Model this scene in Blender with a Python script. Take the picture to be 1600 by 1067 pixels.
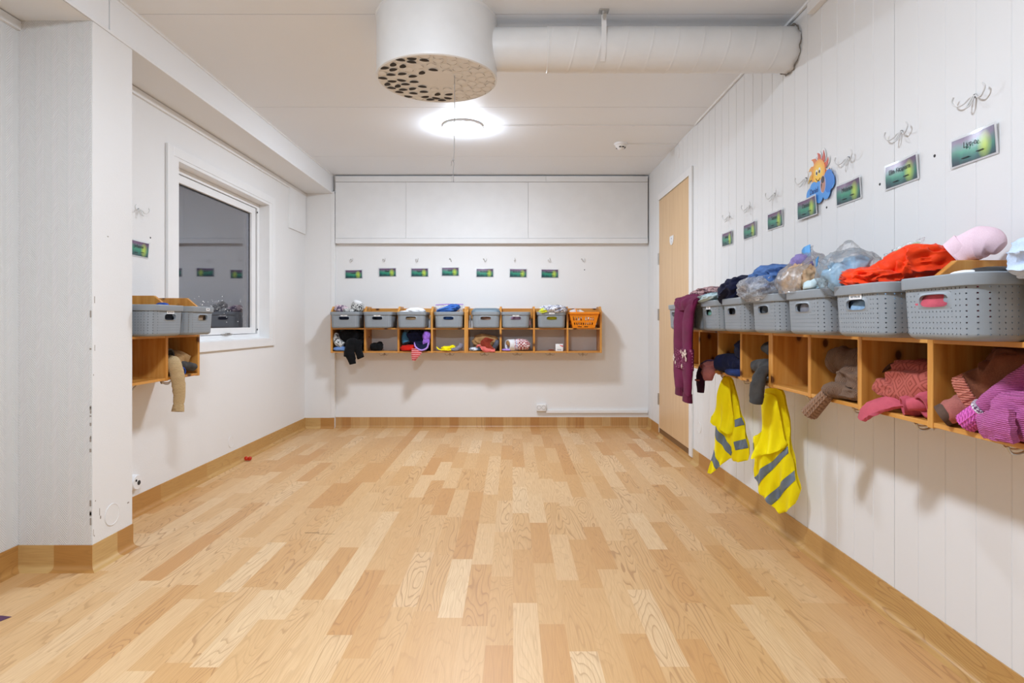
import bpy, bmesh, math, random
import numpy as np
from mathutils import Vector, Matrix
from mathutils.geometry import delaunay_2d_cdt

for o in list(bpy.data.objects):
    bpy.data.objects.remove(o, do_unlink=True)
scn = bpy.context.scene
COL = scn.collection
PI = math.pi

# ------------------------------------------------------------------ camera, light, exposure
cam_d = bpy.data.cameras.new('camera')
cam = bpy.data.objects.new('camera', cam_d)
COL.objects.link(cam)
cam.location = (0.0, 0.0, 1.0)
cam.rotation_euler = (PI / 2, 0, 0)
cam_d.sensor_width = 36.0
cam_d.lens = 930.0 * 36.0 / 1600.0
cam_d.shift_y = -29.5 / 1600.0
cam_d.clip_start = 0.02
scn.camera = cam

scn.view_settings.view_transform = 'Standard'
scn.view_settings.look = 'None'
scn.view_settings.gamma = 1.0
scn.view_settings.use_curve_mapping = False
scn.view_settings.exposure = 0.0

world = bpy.data.worlds.new('dusk_sky')
scn.world = world
world.use_nodes = True
world.node_tree.nodes['Background'].inputs[0].default_value = (0.20, 0.20, 0.27, 1)
world.node_tree.nodes['Background'].inputs[1].default_value = 0.32

LAMP_POWER = 302.0          # radiance of the two round ceiling lamps
LAMP_COLOR = (0.885, 1.0, 1.15)

# ------------------------------------------------------------------ room numbers (metres, camera at the origin, +Y into the room)
YB, XR, XL, XF, ZC = 5.68, 1.298, -1.96, -2.0, 2.40
YFRONT = -2.2
PIL_Y0, PIL_Y1, PIL_X = 2.409, 2.665, -1.70
SOF_Z, BEAM_X = 2.222, -1.70
RET_Y, RET_X = 5.636, -1.682
RZ = {'B': 0.0, 'R': -PI / 2, 'L': PI / 2}


def wallpt(w, a, z, out=0.0):
    if w == 'B':
        return (a, YB - out, z)
    if w == 'R':
        return (XR - out, a, z)
    return (XL + out, a, z)


# ------------------------------------------------------------------ numpy noise
def _h(ix, iy, iz, s):
    with np.errstate(over='ignore'):
        h = (ix.astype(np.uint32) * np.uint32(374761393) + iy.astype(np.uint32) * np.uint32(668265263)
             + iz.astype(np.uint32) * np.uint32(2246822519) + np.uint32(s * 3266489917 & 0xffffffff))
        h = (h ^ (h >> np.uint32(13))) * np.uint32(1274126177)
        h = h ^ (h >> np.uint32(16))
    return h.astype(np.float64) / 4294967295.0 * 2 - 1


def vn(p, s=0):
    p = np.asarray(p, float)
    i = np.floor(p).astype(np.int64)
    f = p - i
    f = f * f * f * (f * (f * 6 - 15) + 10)
    r = 0
    for a in (0, 1):
        for b in (0, 1):
            for c in (0, 1):
                w = (f[:, 0] if a else 1 - f[:, 0]) * (f[:, 1] if b else 1 - f[:, 1]) * (f[:, 2] if c else 1 - f[:, 2])
                r = r + w * _h(i[:, 0] + a, i[:, 1] + b, i[:, 2] + c, s)
    return r


def folds(p, f, s):
    # long creases: ridged noise stretched along a random direction, gently warped
    p = np.asarray(p, float)
    rg = np.random.default_rng(s + 17)
    q_, _r = np.linalg.qr(rg.normal(size=(3, 3)))
    w = np.stack([vn(p * f * .5, s + 1), vn(p * f * .5 + 7.3, s + 2), vn(p * f * .5 + 3.1, s + 3)], 1)
    q = (p * f + w * .55) @ q_ * np.array([1.35, 1.0, .42])
    a = 1 - 2.2 * np.abs(vn(q, s + 4))
    q2_, _r = np.linalg.qr(rg.normal(size=(3, 3)))
    b = 1 - 2.2 * np.abs(vn((p * f * 1.7 + w * .6) @ q2_ * np.array([1.3, 1.0, .4]), s + 5))
    return a + .38 * b


# ------------------------------------------------------------------ materials
class NT:
    def __init__(self, name):
        self.m = bpy.data.materials.new(name)
        self.m.use_nodes = True
        self.t = self.m.node_tree
        self.b = self.t.nodes['Principled BSDF']
        self.out = self.t.nodes['Material Output']

    def n(self, typ, **kw):
        nd = self.t.nodes.new(typ)
        for k, v in kw.items():
            if k.startswith('i_'):
                key = k[2:]
                nd.inputs[int(key) if key.isdigit() else key].default_value = v
            else:
                setattr(nd, k, v)
        return nd

    def l(self, a, b):
        self.t.links.new(a, b)

    def math(self, op, a, b=None, c=None):
        nd = self.n('ShaderNodeMath', operation=op)
        for i, v in enumerate((a, b, c)):
            if v is None:
                continue
            if isinstance(v, (int, float)):
                nd.inputs[i].default_value = v
            else:
                self.l(v, nd.inputs[i])
        return nd.outputs[0]

    def mix(self, f, a, b, blend='MIX'):
        nd = self.n('ShaderNodeMix', data_type='RGBA', blend_type=blend)
        for idx, v in ((0, f), (6, a), (7, b)):
            if isinstance(v, (int, float)):
                nd.inputs[idx].default_value = v
            elif isinstance(v, tuple):
                nd.inputs[idx].default_value = v if len(v) == 4 else v + (1,)
            else:
                self.l(v, nd.inputs[idx])
        return nd.outputs[2]

    def ramp(self, f, stops, interp='LINEAR'):
        nd = self.n('ShaderNodeValToRGB')
        cr = nd.color_ramp
        cr.interpolation = interp
        while len(cr.elements) < len(stops):
            cr.elements.new(0.5)
        for e, (p, c) in zip(cr.elements, stops):
            e.position = p
            e.color = tuple(c) + (1,) if len(c) == 3 else c
        self.l(f, nd.inputs[0])
        return nd.outputs[0]

    def coords(self, kind='Object'):
        if kind == 'World':
            return self.n('ShaderNodeNewGeometry').outputs['Position']
        return self.n('ShaderNodeTexCoord').outputs[kind]

    def scale(self, v, s):
        nd = self.n('ShaderNodeMapping')
        nd.inputs['Scale'].default_value = s
        self.l(v, nd.inputs[0])
        return nd.outputs[0]

    def noise(self, v, scale, detail=3, rough=.5, dist=0, dim='3D', w=None):
        nd = self.n('ShaderNodeTexNoise', noise_dimensions=dim)
        nd.inputs['Scale'].default_value = scale
        nd.inputs['Detail'].default_value = detail
        nd.inputs['Roughness'].default_value = rough
        nd.inputs['Distortion'].default_value = dist
        if v is not None:
            self.l(v, nd.inputs['Vector'])
        if w is not None:
            self.l(w, nd.inputs['W'])
        return nd.outputs[0]

    def bump(self, h, strength=.3, dist=.002):
        nd = self.n('ShaderNodeBump')
        nd.inputs['Strength'].default_value = strength
        nd.inputs['Distance'].default_value = dist
        self.l(h, nd.inputs['Height'])
        self.l(nd.outputs[0], self.b.inputs['Normal'])

    def col(self, c):
        if isinstance(c, tuple):
            self.b.inputs['Base Color'].default_value = c if len(c) == 4 else c + (1,)
        else:
            self.l(c, self.b.inputs['Base Color'])

    def set(self, rough=.5, spec=.5, metal=0.0, sheen=0.0):
        self.b.inputs['Roughness'].default_value = rough
        self.b.inputs['Specular IOR Level'].default_value = spec
        self.b.inputs['Metallic'].default_value = metal
        if sheen:
            self.b.inputs['Sheen Weight'].default_value = sheen
            self.b.inputs['Sheen Roughness'].default_value = .5
        return self.m


def srgb(r, g, b):
    def f(c):
        c /= 255.0
        return c / 12.92 if c <= .04045 else ((c + .055) / 1.055) ** 2.4
    return (f(r), f(g), f(b))


_mats = {}


def plain(name, c, rough=.5, spec=.5, metal=0.0, var=0.06):
    if name in _mats:
        return _mats[name]
    n = NT(name)
    v = n.noise(n.coords(), 9, 4)
    n.col(n.mix(n.ramp(v, [(.3, (0, 0, 0)), (.7, (1, 1, 1))]), tuple(x * (1 - var) for x in c), tuple(min(1, x * (1 + var)) for x in c)))
    _mats[name] = n.set(rough, spec, metal)
    return _mats[name]


def fabric(name, c, c2=None, weave=900, rough=.9, big=14, bump=.5, sheen=.04):
    if name in _mats:
        return _mats[name]
    n = NT(name)
    co = n.coords()
    c2 = c2 or tuple(x * .72 for x in c)
    v = n.noise(co, big, 4, .6)
    fine = n.noise(co, weave, 2)
    colr = n.mix(n.ramp(v, [(.35, (0, 0, 0)), (.65, (1, 1, 1))]), c2, c)
    colr = n.mix(n.ramp(fine, [(.3, (0, 0, 0)), (.7, (.55, .55, .55))]), colr, tuple(min(1, x * 1.22 + .001) for x in c))
    n.col(colr)
    n.bump(fine, bump, .0012)
    _mats[name] = n.set(rough, .2, 0, sheen)
    return _mats[name]


def knit(name, c, c2, axis='Z', freq=220, rough=.9):
    if name in _mats:
        return _mats[name]
    n = NT(name)
    co = n.coords()
    nz = n.noise(co, 30, 3)
    wv = n.n('ShaderNodeTexWave', bands_direction=axis)
    wv.inputs['Scale'].default_value = freq / 5.5
    wv.inputs['Distortion'].default_value = 2.2
    wv.inputs['Detail Scale'].default_value = 3
    n.l(co, wv.inputs[0])
    n.col(n.mix(n.ramp(wv.outputs[1], [(0, (.35, .35, .35)), (.6, (1, 1, 1))]), c2, n.mix(nz, c, tuple(min(1, x * 1.15) for x in c))))
    n.bump(wv.outputs[1], .7, .003)
    _mats[name] = n.set(rough, .15, 0, .06)
    return _mats[name]


def pattern_fabric(name, kind, c, c2, scale):
    if name in _mats:
        return _mats[name]
    n = NT(name)
    co = n.coords()
    if kind == 'diamond':
        s = n.n('ShaderNodeSeparateXYZ')
        n.l(co, s.inputs[0])
        u = n.math('PINGPONG', n.math('MULTIPLY', s.outputs[0], scale), 1.0)
        v = n.math('PINGPONG', n.math('MULTIPLY', s.outputs[2], scale), 1.0)
        d = n.math('PINGPONG', n.math('MULTIPLY', n.math('ADD', u, v), 2.0), .5)
        f = n.math('GREATER_THAN', d, .33)
    elif kind == 'stripe':
        s = n.n('ShaderNodeSeparateXYZ')
        n.l(co, s.inputs[0])
        f = n.math('GREATER_THAN', n.math('PINGPONG', n.math('ADD', n.math('MULTIPLY', s.outputs[2], scale),
                                                             n.math('MULTIPLY', n.noise(co, 40, 2), .3)), 1.0), .5)
    elif kind == 'spots':
        vo = n.n('ShaderNodeTexVoronoi')
        vo.inputs['Scale'].default_value = scale
        n.l(co, vo.inputs[0])
        f = n.math('LESS_THAN', vo.outputs[0], .33)
    elif kind == 'marble':
        f = n.math('GREATER_THAN', n.noise(co, scale, 4, .6, 1.5), .52)
    else:
        ck = n.n('ShaderNodeTexChecker')
        ck.inputs['Scale'].default_value = scale
        n.l(co, ck.inputs[0])
        f = n.math('MULTIPLY', ck.outputs[1], n.math('GREATER_THAN', n.noise(co, scale * .7, 2), .42))
    nz = n.noise(co, 700, 2)
    n.col(n.mix(f, c, c2))
    n.bump(nz, .4, .001)
    _mats[name] = n.set(.9, .2, 0, .04)
    return _mats[name]


def wall_paint(name, c=(.80, .79, .775), kind='weave', strength=.25):
    n = NT(name)
    co = n.coords('World')
    v = n.noise(co, 1.3, 4)
    sm = n.noise(co, 26, 5, .7)
    base = n.mix(v, tuple(x * .97 for x in c), tuple(min(1, x * 1.02) for x in c))
    n.col(n.mix(n.ramp(sm, [(.70, (0, 0, 0)), (.80, (.22, .22, .22))]), base, (.45, .42, .38)))
    if kind == 'weave':
        h = n.noise(n.scale(co, (140, 140, 320)), 1, 2)
        h2 = n.noise(n.scale(co, (420, 420, 90)), 1, 1)
        n.bump(n.math('ADD', h, h2), strength, .002)
    elif kind == 'herring':
        s = n.n('ShaderNodeSeparateXYZ')
        n.l(co, s.inputs[0])
        u = n.math('PINGPONG', n.math('ADD', s.outputs[0], s.outputs[1]), .032)
        ph = n.math('ADD', s.outputs[2], n.math('MULTIPLY', u, 1.25))
        h = n.math('SINE', n.math('MULTIPLY', ph, 2 * PI / .0105))
        n.bump(h, .55, .0012)
        n.col(n.mix(n.ramp(n.math('MULTIPLY_ADD', h, .5, .5), [(.2, (0, 0, 0)), (.9, (.6, .6, .6))]), base, tuple(x * .86 for x in c)))
    else:
        n.bump(n.noise(n.scale(co, (30, 30, 260)), 1, 3), .08, .001)
    return n.set(.55, .35)


WHITE = wall_paint('wallpaper_white', (.82, .815, .805))
HERR = wall_paint('herringbone_wallpaper', (.79, .785, .775), 'herring')
PLANKW = wall_paint('painted_plank_white', (.80, .80, .795), 'plank')
CEILW = wall_paint('ceiling_white', (.87, .90, .94), 'plank')
BEAMW = wall_paint('beam_white', (.84, .845, .85), 'plank')
TRIMW = plain('trim_white_gloss', (.84, .84, .835), .35, .5, var=.015)
SMOOTHW = plain('smooth_white', (.84, .84, .84), .3, .5, var=.01)
DUCTW = plain('duct_white_paint', (.80, .80, .79), .4, .5, var=.03)
DARKGAP = plain('dark_gap', (.05, .045, .04), .9)
STEEL = plain('zinc_steel', (.55, .54, .52), .35, .5, .9)
DARKSTEEL = plain('dark_bronze_steel', (.16, .14, .12), .45, .5, .6)
WIREW = plain('white_wire', (.70, .70, .69), .35)
RUBBER = plain('black_rubber', (.02, .02, .022), .6)
BASKETG = plain('grey_basket_plastic', srgb(143, 150, 156), .42, .45, var=.03)
LIDG = plain('slate_lid_plastic', srgb(104, 122, 134), .42, .45, var=.03)
ORANGEP = plain('orange_basket_plastic', srgb(240, 140, 20), .35, .5, var=.03)
STICKER = plain('white_sticker', (.86, .86, .86), .45, var=.01)
INK = plain('black_ink', (.02, .02, .022), .6)
GREYINK = plain('grey_ink', (.25, .25, .26), .6)


def floor_mat(name, dark=1.0, tint=(1, 1, 1), swap=False, shift=0.0, along='Y'):
    n = NT(name)
    co = n.coords('World' if not swap else 'Object')
    s = n.n('ShaderNodeSeparateXYZ')
    n.l(co, s.inputs[0])
    ax, ay = (s.outputs[0], s.outputs[1]) if not swap else (s.outputs[2], s.outputs[0])
    u = n.math('DIVIDE', n.math('ADD', ax, 10.0), .0855 if not swap else .2)
    cid = n.math('FLOOR', u)
    wn = n.n('ShaderNodeTexWhiteNoise', noise_dimensions='1D')
    n.l(cid, wn.inputs['W'])
    v = n.math('ADD', n.math('DIVIDE', n.math('ADD', ay, 20.0), .50), n.math('MULTIPLY', wn.outputs[0], 7.0))
    rid = n.math('FLOOR', v)
    cx = n.n('ShaderNodeCombineXYZ')
    n.l(cid, cx.inputs[0])
    n.l(rid, cx.inputs[1])
    w2 = n.n('ShaderNodeTexWhiteNoise', noise_dimensions='2D')
    n.l(cx.outputs[0], w2.inputs['Vector'])
    pid = w2.outputs[0]

    def k(r, g, b):
        c = srgb(r, g, b)
        return tuple(c[i] * dark * tint[i] for i in range(3))
    base = n.ramp(pid, [(0, k(200, 148, 91)), (.2, k(208, 162, 107)), (.5, k(215, 174, 122)), (.8, k(221, 184, 136)), (1, k(226, 194, 150))])
    # grain coordinates: stretched along the board, shifted per board
    gv = n.n('ShaderNodeCombineXYZ')
    n.l(n.math('MULTIPLY', ax, 1.0), gv.inputs[0])
    n.l(n.math('MULTIPLY', ay, .13), gv.inputs[1])
    n.l(n.math('MULTIPLY', pid, 37.0), gv.inputs[2])
    g1 = n.noise(gv.outputs[0], 11.0, 1.6, .40, .25)
    rings = n.math('FRACT', n.math('MULTIPLY', g1, 21.0))
    line = n.ramp(rings, [(0, (.9, .9, .9)), (.08, (1, 1, 1)), (.20, (.25, .25, .25)), (.42, (0, 0, 0)), (.97, (0, 0, 0)), (1, (.9, .9, .9))])
    fine = n.noise(n.scale(co, (260, 9, 9) if not swap else (9, 9, 260)), 1, 3)
    patch = n.math('MULTIPLY', n.noise(gv.outputs[0], 5, 2), 1.0)
    amt = n.math('MULTIPLY', line, n.ramp(n.math('FRACT', n.math('MULTIPLY', pid, 13.7)), [(0, (.10, .10, .10)), (.35, (.22, .22, .22)), (.7, (.48, .48, .48)), (1, (.62, .62, .62))]))
    c1 = n.mix(amt, base, k(156, 106, 62))
    c2 = n.mix(n.ramp(fine, [(.35, (.30, .30, .30)), (.6, (0, 0, 0))]), c1, k(182, 132, 82))
    n.col(c2)
    n.bump(fine, .03, .001)
    return n.set(.42, .55)


FLOORM = floor_mat('vinyl_parquet_floor')
SKIRTM = floor_mat('vinyl_parquet_skirting', .82, (1.0, .93, .66), True)
SKIRTB = floor_mat('vinyl_parquet_skirting_crosswise', .78, (1.0, .90, .70))


def pine(name, axis, dark=1.0):
    n = NT(name)
    co = n.coords()
    sc = {'x': (2.2, 30, 30), 'z': (30, 30, 2.2), 'y': (30, 2.2, 30)}[axis]
    oi = n.n('ShaderNodeObjectInfo')
    off = n.n('ShaderNodeVectorMath', operation='ADD')
    cmb = n.n('ShaderNodeCombineXYZ')
    n.l(n.math('MULTIPLY', oi.outputs['Random'], 9.0), cmb.inputs[0])
    n.l(n.math('MULTIPLY', oi.outputs['Random'], 5.0), cmb.inputs[2])
    n.l(co, off.inputs[0])
    n.l(cmb.outputs[0], off.inputs[1])
    p = off.outputs[0]
    g = n.noise(n.scale(p, sc), 1.0, 4, .55, .4)
    base = n.ramp(g, [(.25, tuple(x * dark for x in srgb(182, 114, 44))), (.5, tuple(x * dark for x in srgb(206, 143, 66))), (.75, tuple(x * dark for x in srgb(220, 164, 88)))])
    kv = n.n('ShaderNodeTexVoronoi', voronoi_dimensions='2D')
    kv.inputs['Scale'].default_value = 1.0
    sp = n.n('ShaderNodeSeparateXYZ')
    n.l(p, sp.inputs[0])
    pl = n.n('ShaderNodeCombineXYZ')
    a_, b_ = (sp.outputs[1], sp.outputs[2]) if axis == 'z' else (n.math('ADD', sp.outputs[1], sp.outputs[2]), sp.outputs[0])
    n.l(n.math('MULTIPLY', a_, 8.0), pl.inputs[0])
    n.l(n.math('MULTIPLY', b_, 5.0), pl.inputs[1])
    n.l(pl.outputs[0], kv.inputs[0])
    sc_ = n.n('ShaderNodeSeparateXYZ')
    n.l(kv.outputs['Color'], sc_.inputs[0])
    knot = n.math('MULTIPLY', n.ramp(kv.outputs[0], [(.0, (1, 1, 1)), (.06, (.95, .95, .95)), (.09, (.35, .35, .35)), (.15, (0, 0, 0))]), n.math('GREATER_THAN', sc_.outputs[0], .25))
    n.col(n.mix(knot, base, tuple(x * dark for x in srgb(84, 42, 14))))
    n.bump(g, .05, .001)
    return n.set(.32, .45)


PINE_X, PINE_Z, PINE_Y = pine('lacquered_pine_lengthwise', 'x'), pine('lacquered_pine_upright', 'z'), pine('lacquered_pine_crosswise', 'y')


def door_mat():
    n = NT('pale_beech_veneer')
    co = n.coords()
    g = n.noise(n.scale(co, (70, 70, 2.0)), 1, 5, .6, .2)
    n.col(n.ramp(g, [(.3, srgb(212, 176, 130)), (.55, srgb(222, 188, 145)), (.8, srgb(229, 199, 158))]))
    return n.set(.38, .45)


DOORM = door_mat()
OAKD = plain('oak_threshold', srgb(120, 84, 46), .5)


def glass_mat():
    n = NT('window_glass')
    tr = n.n('ShaderNodeBsdfTransparent')
    tr.inputs[0].default_value = (.93, .94, .95, 1)
    gl = n.n('ShaderNodeBsdfGlossy')
    gl.inputs['Roughness'].default_value = 0.0
    gl.inputs[0].default_value = (.97, .97, 1, 1)
    fr = n.n('ShaderNodeFresnel')
    fr.inputs[0].default_value = 1.52
    f = n.math('MINIMUM', n.math('MULTIPLY', fr.outputs[0], 1.9), .9)   # two panes, four faces
    mx = n.n('ShaderNodeMixShader')
    n.l(f, mx.inputs[0])
    n.l(tr.outputs[0], mx.inputs[1])
    n.l(gl.outputs[0], mx.inputs[2])
    n.l(mx.outputs[0], n.out.inputs[0])
    return n.m


GLASS = glass_mat()


def bag_mat(name, milk=.10, tint=(1, 1, 1)):
    n = NT(name)
    co = n.coords()
    cr = n.noise(co, 34, 4, .65, 1.2)
    bp = n.n('ShaderNodeBump')
    bp.inputs['Strength'].default_value = .5
    bp.inputs['Distance'].default_value = .01
    n.l(cr, bp.inputs['Height'])
    tr = n.n('ShaderNodeBsdfTransparent')
    tr.inputs[0].default_value = tint + (1,)
    gl = n.n('ShaderNodeBsdfGlossy')
    gl.inputs['Roughness'].default_value = .13
    n.l(bp.outputs[0], gl.inputs['Normal'])
    df = n.n('ShaderNodeBsdfTranslucent')
    df.inputs[0].default_value = (.9, .92, .95, 1)
    dd = n.n('ShaderNodeBsdfDiffuse')
    dd.inputs[0].default_value = (.9, .92, .95, 1)
    ad = n.n('ShaderNodeMixShader')
    ad.inputs[0].default_value = .5
    n.l(df.outputs[0], ad.inputs[1])
    n.l(dd.outputs[0], ad.inputs[2])
    lw = n.n('ShaderNodeLayerWeight')
    lw.inputs[0].default_value = .35
    n.l(bp.outputs[0], lw.inputs['Normal'])
    m1 = n.n('ShaderNodeMixShader')
    n.l(n.math('ADD', n.math('MULTIPLY', n.ramp(cr, [(.45, (0, 0, 0)), (.75, (1, 1, 1))]), milk * 2.5), milk), m1.inputs[0])
    n.l(tr.outputs[0], m1.inputs[1])
    n.l(ad.outputs[0], m1.inputs[2])
    m2 = n.n('ShaderNodeMixShader')
    n.l(n.math('MULTIPLY', lw.outputs['Fresnel'], .55), m2.inputs[0])
    n.l(m1.outputs[0], m2.inputs[1])
    n.l(gl.outputs[0], m2.inputs[2])
    n.l(m2.outputs[0], n.out.inputs[0])
    return n.m


BAG = bag_mat('clear_plastic_film', .07)
BAGM = bag_mat('milky_plastic_film', .30)


def lamp_mat(name, k):
    n = NT(name)
    em = n.n('ShaderNodeEmission')
    em.inputs[0].default_value = LAMP_COLOR + (1,)
    em.inputs[1].default_value = LAMP_POWER * k
    n.l(em.outputs[0], n.out.inputs[0])
    return n.m


LAMPM = lamp_mat('lit_opal_diffuser', .68)
LAMPM2 = lamp_mat('brighter_lit_opal_diffuser', .92)


def aurora_mat():
    n = NT('aurora_card_print')
    co = n.coords()
    s = n.n('ShaderNodeSeparateXYZ')
    n.l(co, s.inputs[0])
    oi = n.n('ShaderNodeObjectInfo')
    v = n.math('ADD', n.math('DIVIDE', s.outputs[2], .074), n.math('MULTIPLY_ADD', n.noise(n.scale(co, (1, 1, .25)), 26, 3, .5, .5), .5, .25))
    c = n.ramp(v, [(-0.0, srgb(24, 52, 62)), (.22, srgb(24, 100, 92)), (.45, srgb(44, 146, 112)), (.66, srgb(82, 122, 116)), (.85, srgb(112, 78, 112)), (1.0, srgb(92, 58, 96))])
    # bright streak on the right
    du = n.math('SUBTRACT', s.outputs[0], .042)
    dv = n.math('ADD', s.outputs[2], .004)
    d = n.math('ADD', n.math('POWER', n.math('DIVIDE', du, .014), 2), n.math('POWER', n.math('DIVIDE', dv, .020), 2))
    spot = n.ramp(n.math('DIVIDE', d, 4.0), [(0, (.9, .9, .9)), (.25, (.55, .55, .55)), (1, (0, 0, 0))])
    c = n.mix(spot, c, srgb(190, 214, 70))
    gr = n.ramp(n.math('ABSOLUTE', n.math('DIVIDE', s.outputs[0], .08)), [(.55, (0, 0, 0)), (1, (.45, .45, .45))])
    c = n.mix(gr, c, srgb(46, 52, 76))
    n.col(c)
    return n.set(.28, .6)


AURORA = aurora_mat()


def laminate_mat():
    n = NT('laminate_film')
    n.col((.85, .86, .87))
    n.b.inputs['Alpha'].default_value = .55
    return n.set(.12, .6)


LAMIN = laminate_mat()

# ------------------------------------------------------------------ geometry helpers (each returns (verts, faces))


def merge(*gs):
    V, F = [], []
    for v, f in gs:
        o = len(V)
        V += [tuple(p) for p in v]
        F += [tuple(i + o for i in q) for q in f]
    return V, F


def xform(g, loc=(0, 0, 0), rot=(0, 0, 0), sc=(1, 1, 1)):
    from mathutils import Euler
    M = Matrix.Translation(loc) @ Euler(rot).to_matrix().to_4x4() @ Matrix.Diagonal((*sc, 1))
    return [tuple(M @ Vector(p)) for p in g[0]], g[1]


def box(x0, x1, y0, y1, z0, z1):
    v = [(x, y, z) for x in (x0, x1) for y in (y0, y1) for z in (z0, z1)]
    f = [(0, 1, 3, 2), (4, 6, 7, 5), (0, 4, 5, 1), (2, 3, 7, 6), (0, 2, 6, 4), (1, 5, 7, 3)]
    return v, f


def extrude_poly(pts, axis, a0, a1):
    """closed 2-D outline extruded along an axis; pts in the two other axes (in xyz order)"""
    n = len(pts)
    def mk(p, a):
        return {'x': (a, p[0], p[1]), 'y': (p[0], a, p[1]), 'z': (p[0], p[1], a)}[axis]
    v = [mk(p, a0) for p in pts] + [mk(p, a1) for p in pts]
    f = [tuple(range(n)), tuple(range(2 * n - 1, n - 1, -1))]
    f += [(i, i + n, (i + 1) % n + n, (i + 1) % n) for i in range(n)]
    return v, f


def lathe(prof, n=48, cap0=True, cap1=True):
    v, f = [], []
    for r, z in prof:
        for i in range(n):
            a = 2 * PI * i / n
            v.append((r * math.cos(a), r * math.sin(a), z))
    for j in range(len(prof) - 1):
        for i in range(n):
            f.append((j * n + i, j * n + (i + 1) % n, (j + 1) * n + (i + 1) % n, (j + 1) * n + i))
    if cap0:
        f.append(tuple(range(n - 1, -1, -1)))
    if cap1:
        b = (len(prof) - 1) * n
        f.append(tuple(range(b, b + n)))
    return v, f


def catmull(P, n):
    P = np.asarray(P, float)
    m = len(P)
    Q = np.vstack([2 * P[0] - P[1], P, 2 * P[-1] - P[-2]])
    t = np.linspace(0, m - 1, n)
    i = np.minimum(t.astype(int), m - 2)
    f = (t - i)[:, None]
    a, b, c, d = Q[i], Q[i + 1], Q[i + 2], Q[i + 3]
    return .5 * (2 * b + (c - a) * f + (2 * a - 5 * b + 4 * c - d) * f ** 2 + (3 * b - a - 3 * c + d) * f ** 3)


def tube(path, r, n=12, seg=24, smooth=True, flat=1.0, up=(0, 0, 1), wr=0.0, wf=8.0, seed=0, open_end=False, hollow=.6, ringf=0.0, closed_caps=True):
    """swept tube; r scalar or list; flat = second half-axis / first; wrinkles wr; open_end makes a hollow mouth"""
    P = catmull(path, seg) if smooth and len(path) > 2 else np.array([np.array(path[0]) + (np.array(path[-1]) - np.array(path[0])) * t for t in np.linspace(0, 1, seg)]) if len(path) == 2 else np.asarray(path, float)
    m = len(P)
    R = np.interp(np.linspace(0, 1, m), np.linspace(0, 1, len(r)), r) if isinstance(r, (list, tuple)) else np.full(m, r)
    T = np.gradient(P, axis=0)
    T /= np.linalg.norm(T, axis=1)[:, None] + 1e-9
    u = np.array(up, float)
    V = []
    ang = np.linspace(0, 2 * PI, n, endpoint=False)
    prev = None
    rows = []
    for i in range(m):
        if prev is None:
            s = np.cross(T[i], u)
            if np.linalg.norm(s) < .15:
                s = np.cross(T[i], np.array([1., .2, .1]))
        else:
            s = prev - T[i] * prev.dot(T[i])
        s /= np.linalg.norm(s)
        prev = s
        b = np.cross(s, T[i])
        ring = np.cos(ang)[:, None] * s * R[i] + np.sin(ang)[:, None] * b * R[i] * flat
        rows.append(P[i] + ring)
    A = np.array(rows)
    if wr:
        q = A.reshape(-1, 3)
        d = folds(q, wf, seed).reshape(m, n)
        C = P[:, None, :]
        A = C + (A - C) * (1 + wr * d)[:, :, None]
    if ringf:
        ph = np.cos(ang * ringf)
        C = P[:, None, :]
        A = C + (A - C) * (1 + .07 * ph)[None, :, None]
    V = [tuple(p) for p in A.reshape(-1, 3)]
    F = []
    for j in range(m - 1):
        for i in range(n):
            F.append((j * n + i, j * n + (i + 1) % n, (j + 1) * n + (i + 1) % n, (j + 1) * n + i))
    F.append(tuple(range(n - 1, -1, -1)))
    if open_end:
        last = (m - 1) * n
        base = len(V)
        for kk, (sc, back) in enumerate(((.82, 0.0), (.74, -.5), (.5, -1.1))):
            for i in range(n):
                p = P[-1] + (A[-1, i] - P[-1]) * sc * (hollow / .6 if kk == 2 else 1) + T[-1] * back * R[-1]
                V.append(tuple(p))
        prevs = last
        for kk in range(3):
            cur = base + kk * n
            for i in range(n):
                F.append((prevs + i, prevs + (i + 1) % n, cur + (i + 1) % n, cur + i))
            prevs = cur
        F.append(tuple(range(prevs, prevs + n)))
    else:
        F.append(tuple(range((m - 1) * n, m * n)))
    return V, F


_ico = {}


def ico(sub):
    if sub not in _ico:
        bm = bmesh.new()
        bmesh.ops.create_icosphere(bm, subdivisions=sub, radius=1)
        bm.verts.ensure_lookup_table()
        _ico[sub] = (np.array([v.co[:] for v in bm.verts]), [tuple(v.index for v in f.verts) for f in bm.faces])
        bm.free()
    return _ico[sub]


def lump(c, r, rot=(0, 0, 0), seed=0, amp=.16, fr=2.2, box_=.75, sub=4, zmin=None, dent=None):
    """crumpled cloth heap: super-ellipsoid with folded, warped ridges"""
    P, F = ico(sub)
    d = np.sign(P) * np.abs(P) ** box_
    d /= np.max(np.abs(d), axis=0)
    f = folds(P + seed * 1.37, fr, seed)
    d = d * (1 + amp * f + .02 * vn(P * 5 + seed, seed + 9))[:, None]
    if dent:
        for (dx, dy, dz, rad, dep) in dent:
            w = np.exp(-np.sum((P - np.array([dx, dy, dz])) ** 2, 1) / rad ** 2)
            d = d * (1 - dep * w)[:, None]
    d = d * np.array(r)
    from mathutils import Euler
    M = np.array(Euler(rot).to_matrix())
    d = d @ M.T + np.array(c)
    if zmin is not None:
        below = d[:, 2] < zmin + .006
        d[below, 2] = zmin + .006 * np.exp((d[below, 2] - zmin - .006) / .03)
    return [tuple(p) for p in d], F


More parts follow.
